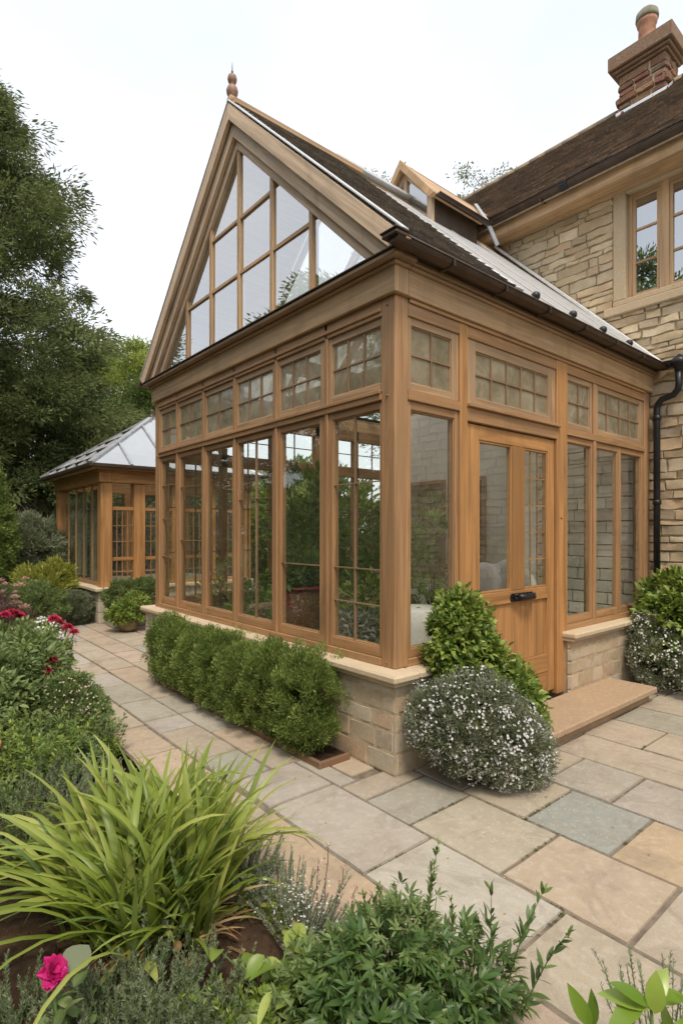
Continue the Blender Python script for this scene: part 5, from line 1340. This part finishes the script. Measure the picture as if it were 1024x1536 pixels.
# ------------------------------------------------------------------ foreground
# strap-leaved clump
ly = thing('strap_leaf_clump', 'big arching clump of yellow green strap leaves in the front bed', 'ornamental grass', (-1.80, -.42, .02))
parts = []
cen = [(-1.80, -.42), (-1.68, -.34), (-1.93, -.36), (-1.74, -.54), (-1.9, -.5), (-1.60, -.42), (-1.82, -.27)]
for ci, (x, y) in enumerate(cen):
    n = 92
    az = rng.uniform(0, 2*math.pi, n); el = rng.normal(1.2, .24, n).clip(.35, 1.5)
    P = np.stack([x+rng.normal(0, .045, n), y+rng.normal(0, .045, n), np.full(n, .015)], 1)
    Ln = rng.uniform(.42, .80, n); Ln[rng.random(n) < .25] *= .6; Ln *= np.where(np.cos(az+2.27) > .2, .62, 1.)
    parts.append(blades(P, az, el, Ln, rng.uniform(.020, .046, n), rng.uniform(.5, 1.9, n)*(Ln/.7), rng.normal(.52, .2, n)))
# longer leaves arching to the left
n = 46; az = rng.normal(math.pi*.80, .42, n); P = np.stack([-1.92+rng.normal(0, .07, n), -.42+rng.normal(0, .08, n), np.full(n, .02)], 1)
parts.append(blades(P, az, rng.normal(.95, .2, n), rng.uniform(.65, .95, n), rng.uniform(.018, .030, n), rng.uniform(1.6, 2.5, n), rng.normal(.55, .22, n)))
V, F, S, A = merge(parts); mesh_np('leaf_blades', V, F, S, A, 'blade', ly)
n = 220; az = rng.uniform(0, 6.28, n); P = np.stack([-1.78+rng.normal(0, .12, n), -.42+rng.normal(0, .1, n), np.full(n, .015)], 1)
V, F, S, A = blades(P, az, rng.normal(1.25, .2, n), rng.uniform(.25, .55, n), rng.uniform(.012, .028, n), rng.uniform(.3, 1.4, n), rng.random(n)); mesh_np('young_blades', V, F, S, A, 'blade_dark', ly)
n = 44; az = rng.normal(-.9, 1.5, n); P = np.stack([-1.72+rng.normal(0, .08, n), -.55+rng.normal(0, .06, n), np.full(n, .03)], 1)
V, F, S, A = blades(P, az, rng.normal(.45, .2, n), rng.uniform(.16, .46, n), rng.uniform(.008, .020, n), rng.uniform(.4, 1.5, n), rng.random(n)); mesh_np('dry_blades', V, F, S, A, 'dead', ly)
# fallen leaves on the soil
for i, (x, y, z, a, ln, wd, mt, lb_) in enumerate(((-1.83, -.72, .10, 1.3, .055, .032, 'dead', 'curled orange brown leaf standing at the foot of the strap leaf clump'), (-1.46, -.66, .075, -.7, .11, .035, 'yellowish', 'pale yellow fallen leaf on the soil right of the strap leaf clump'), (-1.63, -.80, .045, .3, .035, .02, 'dead', 'small brown scrap of leaf on the bare soil'), (-1.55, -.62, .06, 2.6, .08, .03, 'dead', 'brown fallen leaf beside the pale yellow one'))):
    V, F, S, A = oval_leaves(np.array([[x, y, z]]), unit(np.array([[math.cos(a), math.sin(a), .45 if i == 0 else .05]])), [ln], [wd], np.array([.6]), np.array([[.1, -.2, 1.]]), .15, .2)
    o = mesh_np('fallen_leaf', V, F, S, A, mt, None); tag(o, lb_, 'leaf')
# silver santolina
sa = thing('silver_plant', 'sprawling silver leaved plant with tiny white flowers on the edge of the orange slab', 'plant', (-1.42, -.6, .0))
tuft(sa, (-1.42, -.42, .0), (.12, .18, 0), 120, .12, .27, .7, 'silver', (.016, .0055), 80, sname='stem', name='foliage')
tuft(sa, (-1.36, -.78, .0), (.09, .18, 0), 120, .08, .24, .7, 'silver', (.015, .0055), 80, sname='stem', name='foliage')
P = np.stack([-1.37+rng.normal(0, .05, 160), -.82+rng.normal(0, .08, 160), .08+rng.random(160)*.12], 1); flower_dots(sa, 'flowers', P, unit(rng.normal(0, .4, P.shape)+[0, 0, 1]), .005, 'white_petal')
sp = thing('wispy_stem_plant', 'thin bare flower stems with tiny pink seed heads rising over the orange slab', 'plant', (-1.33, -.92, .0))
mb = MB(); heads = []
for b, e in (((-1.34, -.92, 0), (-1.285, -.90, .36)), ((-1.33, -.94, 0), (-1.25, -.95, .28)), ((-1.35, -.9, 0), (-1.31, -.86, .30)), ((-1.32, -.96, 0), (-1.22, -.99, .22))):
    b, e = Vector(b), Vector(e); pts = [b.lerp(e, k/6)+Vector((random.gauss(0, .005), random.gauss(0, .005), 0)) for k in range(7)]; mb.tube(pts, .0018, 5)
    for k in range(3, 7): heads += [pts[k]+Vector((random.gauss(0, .008), random.gauss(0, .008), random.gauss(0, .008))) for _ in range(5)]
mb.build('stem', 'twig', sp)
hp = np.array([list(h) for h in heads]); flower_dots(sp, 'seed_heads', hp, sph(len(hp)), .006, 'pink_petal')
# green creeping edge
shrub('thyme_mat', 'low bright green creeping mat between the bare soil and the silver plant', 'ground cover plant', (-1.5, -.35, .02), [((-1.50, -.32, .03), (.14, .20, .06)), ((-1.44, -.62, .03), (.08, .2, .06))], 'leafy', 120, 60, .03, (.014, .006), 'small', .5, .7, None, 1., 0, floor=.0)
# feathery artemisia
fa = thing('feathery_plant', 'fine feathery grey green foliage at the bottom left, beside the magenta rose', 'plant', (-2.05, -.85, .02))
for c, s_ in (((-2.02, -.82, .02), (.18, .14, 0)), ((-1.92, -1.02, .02), (.12, .09, 0)), ((-2.14, -.95, .02), (.14, .14, 0)), ((-2.36, -.72, .0), (.16, .16, 0))):
    tuft(fa, c, s_, 95, .12, .25, 1., 'grey_green', (.020, .0055), 80, sname='stem', name='foliage', up=.3, bendz=.5)
# strawberry-like plant
sb = thing('broad_leaf_plant', 'low plant with broad fresh green leaves on the soil at the bottom of the photo', 'plant', (-1.72, -1.02, .02))
n = 60; B = np.stack([-1.66+rng.normal(0, .12, n), -1.10+rng.normal(0, .10, n), .05+rng.random(n)*.17], 1); a = rng.uniform(0, 6.28, n)
V, F, S, A = oval_leaves(B, unit(np.stack([np.cos(a), np.sin(a), rng.normal(.2, .3, n)], 1)), rng.uniform(.05, .10, n), rng.uniform(.03, .055, n), rng.random(n), unit(rng.normal(0, .25, (n, 3))+[0, 0, 1]), .3, .2); mesh_np('foliage', V, F, S, A, 'leafy', sb)
mb = MB()
for p in B: mb.tube([(-1.66+(p[0]+1.66)*.3, -1.10+(p[1]+1.10)*.3, .01), ((p[0]-1.66)/2, (p[1]-1.10)/2, p[2]*.7), tuple(p)], .0022, 5)
mb.build('stem', 'greenstem', sb)
# magenta rose
ro = thing('magenta_rose', 'ruffled magenta bloom on a leafy stem at the bottom left corner', 'rose', (-2.26, -.83, .0))
c = np.array([-2.265, -.85, .335]); 
for k, (r, nn) in enumerate(((.042, 70),)): petal_ball(ro, 'flower', c, r, 'magenta_petal', nn, (.3, -.6, .6), 1., .85)
mb = MB(); mb.tube([(-2.265, -.85, .32), (-2.25, -.84, .18), (-2.24, -.82, .0)], [.004, .005, .006], 6); mb.build('stem', 'greenstem', ro)
n = 36; B = np.stack([-2.24+rng.normal(0, .035, n), -.85+rng.normal(0, .035, n), .06+rng.random(n)*.22], 1); a = rng.uniform(0, 6.28, n)
V, F, S, A = oval_leaves(B, unit(np.stack([np.cos(a), np.sin(a), rng.normal(.1, .4, n)], 1)), rng.uniform(.04, .065, n), rng.uniform(.025, .04, n), rng.random(n), unit(rng.normal(0, .3, (n, 3))+[0, 0, 1]), .25, .15); mesh_np('foliage', V, F, S, A, 'sage', ro)
V, F, S, A = oval_leaves(np.array([[-2.225, -.83, .30]]), unit(np.array([[.8, .5, .25]])), [.10], [.085], np.array([.6]), unit(np.array([[-.3, -.6, .8]])), .2, .1); mesh_np('broad_leaf', V, F, S, A, 'grey_green', ro)
# big leafy foreground shrub
fg = thing('palmate_shrub', 'dense dark green cut leaved shrub with upright shoots at the bottom centre', 'shrub', (-1.42, -1.45, .0))
def palmate(th, c, r, n, mat, size, name='foliage', floor=.03, nf=5, wd=.26):
    """mounded shrub of divided leaves: every leaf is a fan of leaflets on its own stalk"""
    P, Dn = ell_surface([(c, r)], n, .45, floor); n = len(P)
    P = P+rng.normal(0, .02, P.shape)
    D = unit(Dn*.9+np.array([0, 0, .15])+rng.normal(0, .45, P.shape)); U = unit(Dn+np.array([0, 0, 1.])+rng.normal(0, .35, P.shape))
    S = unit(np.cross(D, U)); sz = size*(.6+.7*rng.random(n)); v = rng.normal(.5, .2, n); out = []
    for k in range(nf):
        a = (k/(nf-1)-.5)*2.3+rng.normal(0, .09, n); f = 1-.38*np.abs(k/(nf-1)-.5)*2
        d = unit(D*np.cos(a)[:, None]+S*np.sin(a)[:, None])
        out.append(big_leaves(P+d*.004, d, sz*f, sz*f*wd, v+rng.normal(0, .07, n), U, .28, .12))
    V, F, S_, A = merge(out); mesh_np(name, V, F, S_, A, mat, th)
    mb = MB(); b0 = Vector((c[0], c[1], 0)); idx = rng.choice(n, min(n, 90), replace=False)
    for i in idx:
        e = Vector(P[i]); s0 = b0+Vector((random.gauss(0, .05), random.gauss(0, .05), 0)); mb.tube([s0, s0.lerp(e, .55)+Vector((0, 0, .03)), e], [.004, .0028, .0015], 5)
    mb.build('stem', 'greenstem', th)
palmate(fg, (-1.44, -1.38, .17), (.25, .22, .22), 560, 'deep', .062)
palmate(fg, (-1.58, -1.22, .12), (.17, .15, .15), 260, 'sage', .050)
palmate(fg, (-1.24, -1.52, .15), (.19, .15, .19), 300, 'deep', .058)
palmate(fg, (-1.38, -1.40, .27), (.14, .13, .18), 220, 'sage', .046)
SH = [((-1.36, -1.45, .25), (.05, -.02, 1), .36), ((-1.34, -1.43, .25), (.2, 0, 1), .27), ((-1.40, -1.42, .25), (-.1, .02, 1), .29), ((-1.46, -1.38, .2), (-.3, .15, 1), .27), ((-1.31, -1.5, .2), (.3, -.2, 1), .26), ((-1.38, -1.36, .2), (0, .2, 1), .28), ((-1.50, -1.32, .2), (-.4, .1, 1), .22)]
sprigs(fg, [s_[0] for s_ in SH], [s_[1] for s_ in SH], [s_[2] for s_ in SH], 'sage', (.034, .011), 64, shape='big', name='shoot_leaves', tipdens=0, up=.8, sname='shoot', spread=1., bendz=.3)
sprigs(fg, [(-1.17, -1.62, .12), (-1.15, -1.66, .12), (-1.19, -1.58, .12)], [(.15, -.05, 1), (.3, -.2, 1), (.02, .1, 1)], [.42, .32, .34], 'deep', (.062, .017), 24, shape='oval', name='shoot_leaves', tipdens=0, up=.7, sname='shoot', bendz=.25)
# low green mixed filler at the bottom
fl = thing('groundcover_plant', 'low bright green foliage with a few white flowers filling the very bottom of the photo', 'ground cover plant', (-1.6, -1.3, 0))
for c, s_ in (((-1.72, -1.22, .0), (.14, .1, 0)), ((-1.56, -1.38, .0), (.14, .1, 0)), ((-1.92, -1.12, .0), (.14, .1, 0))): tuft(fl, c, s_, 80, .08, .19, .8, 'leafy', (.03, .009), 30, sname='stem', name='foliage')
for c in ((-1.66, -1.22, .2), (-1.62, -1.25, .17), (-2.1, -1.0, .18), (-1.7, -1.18, .16)): petal_ball(fl, 'flower', c, .012, 'white_petal', 14)
# glossy leaved sprig, bottom right
gl = thing('glossy_leaf_shrub', 'bright glossy leaves on a stem reaching in at the bottom right corner', 'shrub', (-1.35, -2.15, 0))
mb = MB(); tips = []
stemset = [((-1.36, -2.17, 0), (-1.41, -2.13, .60)), ((-1.34, -2.2, 0), (-1.36, -2.21, .58)), ((-1.38, -2.14, 0), (-1.47, -2.03, .52))]
for b, e in stemset:
    b, e = Vector(b), Vector(e); mb.tube([b, b.lerp(e, .5)+Vector((.01, .01, 0)), e], [.006, .005, .003], 6); tips.append(e)
mb.build('stem', 'greenstem', gl)
cr = np.array([.7653, -.6437, 0]); cf = np.array([.6437, .7653, 0]); uz = np.array([0, 0, 1.])
LV = [(0, (-1., .2, .25), .125, .045), (0, (-.7, .1, .55), .10, .04), (0, (.1, .1, 1.), .09, .045), (0, (.6, .2, .6), .10, .045), (0, (1., .3, .1), .12, .045), (1, (-.3, .1, .6), .10, .045), (1, (1., 0, -.2), .13, .05), (1, (.5, -.2, .4), .11, .045), (1, (-1., -.2, .1), .10, .05), (2, (-.5, .1, .9), .10, .04), (2, (-1., 0, .2), .07, .03), (2, (-.15, 0, -1.), .08, .03), (2, (.2, 0, 1.), .09, .038), (0, (-.9, -.3, -.1), .11, .045), (1, (.2, .2, 1.), .08, .04), (1, (.8, .3, -.4), .12, .05)]
B = np.array([list(tips[i]) for i, *_ in LV])+rng.normal(0, .006, (len(LV), 3)); D = unit(np.array([cr*d[0]+cf*d[1]+uz*d[2] for _, d, *_ in LV]))
V, F, S, A = oval_leaves(B, D, [l*.85 for *_, l, w_ in LV], [w_*.85 for *_, w_ in LV], rng.random(len(LV)), unit(rng.normal(0, .25, (len(LV), 3))+uz-cf*.35), .25, .1); mesh_np('foliage', V, F, S, A, 'glossy', gl)
n = 70; kk = rng.random(n); B = np.array([-1.35, -2.16, 0])+np.stack([rng.normal(0, .05, n), rng.normal(0, .05, n), .12+kk*.36], 1)
V, F, S, A = oval_leaves(B, unit(sph(n)+[0, 0, .3]), rng.uniform(.05, .1, n), rng.uniform(.025, .045, n), rng.random(n), unit(rng.normal(0, .4, (n, 3))+uz), .25, .1); mesh_np('lower_leaves', V, F, S, A, 'glossy', gl)
sv = thing('silver_thistle', 'spiky silver grey plant at the right edge behind the glossy leaves', 'plant', (-.95, -2.0, 0))
tuft(sv, (-.93, -1.99, .0), (.06, .06, 0), 26, .26, .40, .35, 'silver', (.02, .004), 70, sname='stem', name='foliage')
V = []; n = 34; B = np.tile(np.array([-1.07, -1.93, .02]), (n, 1)); 
V, F, S, A = oval_leaves(B+rng.normal(0, .02, (n, 3))*[1, 1, .2], unit(sph(n)*[1, 1, .4]+[0, 0, .6]), rng.uniform(.09, .15, n), rng.uniform(.035, .05, n), rng.random(n), unit(rng.normal(0, .3, (n, 3))+uz), .3, .1); mesh_np('basal_leaves', V, F, S, A, 'silver', sv)

tp_ = thing('feathery_shrub', 'soft feathery bright green mound at the path edge below the dahlias', 'shrub', (-1.75, 1.55, -0.06))
for q_ in (((-1.74, 1.6, -.05), (.30, .30, 0), 150, .20, .42, 1.1, 'sage', (.05, .017), 34, dict(up=.1, shape='big', spread=1., bendz=.5)), ((-1.55, 1.5, -.05), (.16, .22, 0), 80, .14, .30, 1., 'leafy', (.036, .015), 30, dict(up=.1, shape='big', spread=1., bendz=.5)), ((-2.05, 1.4, -.05), (.28, .28, 0), 90, .25, .5, .9, 'leafy', (.055, .02), 34, dict(up=.1, shape='big', spread=1., bendz=.5))): tuft(tp_, *q_[:-1], sname='stem', name='foliage', **q_[-1])
tp_ = thing('lavender_cushion', 'loose grey lavender cushion at the left edge, above the strap leaved clump', 'shrub', (-2.05, 0.8, -0.03))
for q_ in (((-2.05, .9, -.03), (.34, .28, 0), 190, .16, .34, 1.1, 'grey_green', (.026, .007), 60, dict(up=.3, bendz=.5)), ((-1.72, .95, -.05), (.20, .24, 0), 90, .12, .26, .9, 'silver', (.018, .004), 60, dict(up=.7)), ((-2.35, .6, -.0), (.28, .28, 0), 90, .2, .42, .9, 'sage', (.034, .01), 50, dict(up=.2, bendz=.5))): tuft(tp_, *q_[:-1], sname='stem', name='foliage', **q_[-1])
tp_ = thing('heather_cushion', 'dusky purple grey low cushion in front of the lavender', 'shrub', (-2.1, 0.35, 0))
for q_ in (((-2.1, .4, .0), (.32, .26, 0), 130, .12, .28, .9, 'purple', (.016, .005), 56, dict(up=.6)), ((-1.78, .5, -.02), (.2, .18, 0), 80, .08, .2, .9, 'grey_green', (.018, .005), 50, dict(up=.6))): tuft(tp_, *q_[:-1], sname='stem', name='foliage', **q_[-1])
# ------------------------------------------------------------------ trees
def tree(name, label, base, H, prof, leafmat, nlimb, ncl, per, rc, leaf, droop=.0, trunk_r=.25, z0=.12, flat=.6, spread=.35, shape='small', group=None, up=.1, cat='tree', lean=(0, 0)):
    """prof(t) = crown radius at relative height t; limbs carry clumps of leaf sprays"""
    th = thing(name, label, cat, base, group); b = Vector(base)
    ax = lambda t: b+Vector((lean[0]*t*t+math.sin(t*5+b.x)*H*.012, lean[1]*t*t+math.cos(t*4)*H*.012, H*t))
    mb = MB(); pts = [ax(t/10*.88) for t in range(11)]; mb.tube(pts, [max(.02, trunk_r*(1-.09*i)) for i in range(11)], 10)
    mb2 = MB(); C = []; OD = []
    for i in range(nlimb):
        t_ = z0+(1-z0)*((i+.5)/nlimb)**.95; a = i*2.399+random.uniform(-.5, .5); r = prof(t_)*random.uniform(.72, 1.12)
        s = ax(t_*.93); out = Vector((math.cos(a), math.sin(a), 0)); e = s+out*r+Vector((0, 0, H*.03-droop*r)); m = s.lerp(e, .5)+Vector((0, 0, r*(.12+droop*.4)))
        mb2.tube([s, s.lerp(m, .5)+Vector((0, 0, r*.03)), m, m.lerp(e, .6), e], [trunk_r*.32*(1-t_)+.015, trunk_r*.25*(1-t_)+.012, trunk_r*.16*(1-t_)+.01, .01, .006], 6)
        for k in range(ncl):
            f = .25+.75*((k+random.random())/ncl)**.8
            q = s.lerp(m, f*2) if f < .5 else m.lerp(e, f*2-1)
            w_ = r*spread*(1.1-.5*f)
            q = q+Vector((random.gauss(0, w_), random.gauss(0, w_), random.gauss(0, w_*.55)))
            C.append(list(q)); OD.append(list((q-ax(t_)).normalized()))
    mb.build('trunk', 'bark', th); mb2.build('limb', 'bark', th)
    C = np.array(C); OD = np.array(OD); rr = rc*(.6+.8*rng.random(len(C)))
    P, d, ci = clump_pts(C, rr, per, flat, .1)
    cv = rng.normal(.5, .2, len(C)); D = unit(d*.6+OD[ci]*.9+np.array([0, 0, up-droop])+rng.normal(0, .35, P.shape))
    V, F, S, A = small_leaves(P, D, leaf[0]*(.6+.8*rng.random(len(P))), leaf[1]*(.7+.6*rng.random(len(P))), cv[ci]+rng.normal(0, .18, len(P)))
    mesh_np('crown', V, F, S, A, leafmat, th); return th
conif = lambda R0: (lambda t: R0*min(1, (t+.25)*2.2)*(1-t)**.62*(1+.12*math.sin(t*19))+.3)
rnd = lambda R0: (lambda t: R0*math.sqrt(max(.04, 1-((t-.58)/.5)**2)))
tree('tall_tree', 'tall dark feathery evergreen towering over the left side of the garden', (-.9, 16.6, -.1), 15.8, conif(6.1), 'dark_tree', 96, 13, 170, .52, (.16, .042), .12, .32, .10, .65, .19)
tree('broad_tree', 'dark green rounded tree in front of the tall evergreen, above the garden room roof', (1.0, 15.2, -.1), 6.6, rnd(3.1), 'dark_tree', 34, 12, 190, .50, (.15, .045), .1, .2, .14, .6, .2)
tree('broad_tree', 'olive green tree filling the left edge behind the clipped yew', (-2.6, 14.6, -.1), 6.2, rnd(3.0), 'olive_tree', 34, 12, 170, .50, (.15, .045), .1, .2, .14, .6, .2)
tree('broad_tree', 'mid green tree directly behind the garden room roof', (4.1, 16.6, -.1), 6.7, rnd(2.6), 'mid_tree', 30, 11, 170, .48, (.15, .045), .05, .2, .14, .6, .2)
tree('lime_tree', 'lighter yellow green tree behind the gable eave at the left', (5.4, 19.6, -.1), 9.2, rnd(3.4), 'lime_tree', 44, 11, 150, .5, (.17, .055), .0, .2, .14, .7, .22)
tree('birch_tree', 'wispy tree top showing between the gable ridge and the small dormer', (13.0, 13.0, -.1), 16.3, rnd(1.6), 'olive_tree', 44, 9, 30, .4, (.13, .05), .0, .10, .3, .8, .25)
tree('birch_tree', 'wispy tree top showing between the small dormer and the house roof', (15.4, 10.6, -.1), 16.3, rnd(1.9), 'olive_tree', 44, 9, 30, .4, (.13, .05), .0, .10, .3, .8, .25)
g0 = tree('garden_tree', 'green garden tree reflected in the gable side windows, off to the left', (-9.5, 6., -.1), 10.8, rnd(4.0), 'mid_tree', 40, 12, 120, .6, (.2, .07), .05, .22, .08, .6, .2, group='trees beyond the left of the photo')
for p, s_, r_ in (((-11, 12.5, -.1), 1., 1.), ((-10.5, 0., -.1), .8, 2.2), ((-9, -6.5, -.1), .7, 3.4), ((-6.5, 15.5, -.1), .6, 4.4), ((-15, 7., -.1), 1.1, 5.2)):
    copy_tree(g0, p, 'green garden tree standing outside the left of the photo', s_, r_)
for p, h in (((2.7, 6.2, 0), 2.4), ((5.6, 6.0, 0), 2.6)):
    pass
lr = shrub('laurel_bush', 'tall laurel seen through the glazing behind the conservatory', 'shrub', (4.6, 6.4, -.1), [((4.6, 6.4, 1.4), (1.1, 1.0, 1.5))], 'leafy', 260, 60, .2, (.11, .05), 'small', .6, .2)[0]
copy_tree(lr, (6.6, 5.6, -.1), 'tall laurel at the back corner of the house, seen through the glazing')
copy_tree(lr, (5.2, 8.4, -.1), 'second tall laurel further behind the conservatory', 1.15, 1.3)

def hedge(label, x0, x1, y0, y1, h, mat='mid_tree', n=900, per=70):
    th = thing('boundary_hedge', label, 'hedge', ((x0+x1)/2, (y0+y1)/2, -.1))
    P = np.stack([rng.uniform(x0, x1, n), rng.uniform(y0, y1, n), rng.uniform(0, h, n)], 1); ax = rng.integers(0, 3, n)
    f = rng.random(n) < .5
    for k in range(n):
        if ax[k] == 0: P[k, 0] = x0 if f[k] else x1
        elif ax[k] == 1: P[k, 1] = y0 if f[k] else y1
        else: P[k, 2] = h
    P += rng.normal(0, .12, P.shape)
    Q, d, ci = clump_pts(P, .3, per, 1., .2); cv = rng.normal(.5, .2, n)
    V, F, S, A = small_leaves(Q, unit(d+np.array([0, 0, .3])), .13*(.6+.8*rng.random(len(Q))), .055, cv[ci]+rng.normal(0, .2, len(Q))); mesh_np('foliage', V, F, S, A, mat, th)
    mb = MB(); mb.box(x0+.2, x1-.2, y0+.2, y1-.2, -.1, h-.25); mb.build('branch_mass', 'bark', th)
hedge('long green boundary hedge reflected in the gable side windows, left of the photo', -8.2, -7.0, -9, 13, 2.7, n=1500)
hedge('green boundary hedge behind the viewpoint, at right angles to the long one', -7, 4, -9.4, -8.4, 2.4, n=700)
hedge('dark hedge closing the garden beyond the garden room', -4.5, 9, 13.2, 14.2, 2.8, 'dark_tree', n=1000)

jm = []
for _ in range(520):
    if random.random() < .5: x = random.choice((-.915, -.43, .11, .65, 1.17, 1.65, 2.165, -.94, -.615, -.28)); y = random.uniform(-2.3, .0) if x in (-.915, -.43, .11, .65, 1.17, 1.65, 2.165) else random.uniform(.6, 5)
    else: x, y = random.choice(((random.uniform(-.9, -.43), random.choice((-.69, -1.42))), (random.uniform(-.43, .11), random.choice((-.53, -1.1, -1.68))), (random.uniform(.11, .65), random.choice((-.895, -1.36))), (random.uniform(.65, 1.17), random.choice((-.715, -1.12))), (random.uniform(1.65, 2.16), -.9)))
    if mnoise.noise(Vector((x*2.3, y*2.3, 7))) < .05: continue
    for k in range(14): jm.append((x+random.gauss(0, .006), y+random.gauss(0, .012), -.007))
jm = np.array(jm)
V, F, S, A = small_leaves(jm, unit(rng.normal(0, .5, jm.shape)+[0, 0, .9]), .009, .004, rng.random(len(jm))); mesh_np('joint_moss', V, F, S, A, 'olive_tree', None, 'stuff')
n = 150; P = np.stack([rng.normal(.3, .42, n), -.80-np.abs(rng.normal(0, .22, n)), np.full(n, .0035)], 1); flower_dots(fs, 'fallen_petals', P, unit(rng.normal(0, .15, P.shape)+[0, 0, 1]), .006, 'white_petal', 2)
n = 90; P = np.stack([rng.uniform(-1.2, 2.6, n), rng.uniform(-1.9, 4., n), np.full(n, .005)], 1); P = P[(P[:, 1] < -.6) | (P[:, 0] < -.45)]
n = len(P); V, F, S, A = small_leaves(P, unit(rng.normal(0, 1, (n, 3))*[1, 1, .08]), rng.uniform(.01, .028, n), .009, rng.random(n), np.tile([0, 0, 1.], (n, 1))); mesh_np('leaf_litter', V, F, S, A, 'dead', None, 'stuff')

houseplant('wide bushy green plant in the middle of the glazed room', (1.9, 3.3), .5, 1.5, 'indoor', (.10, .045), n=90, per=18)
houseplant('tall green plant behind the nearest gable side window', (1.5, 1.5), .32, 1.4, 'indoor', (.08, .035), n=90, per=22)
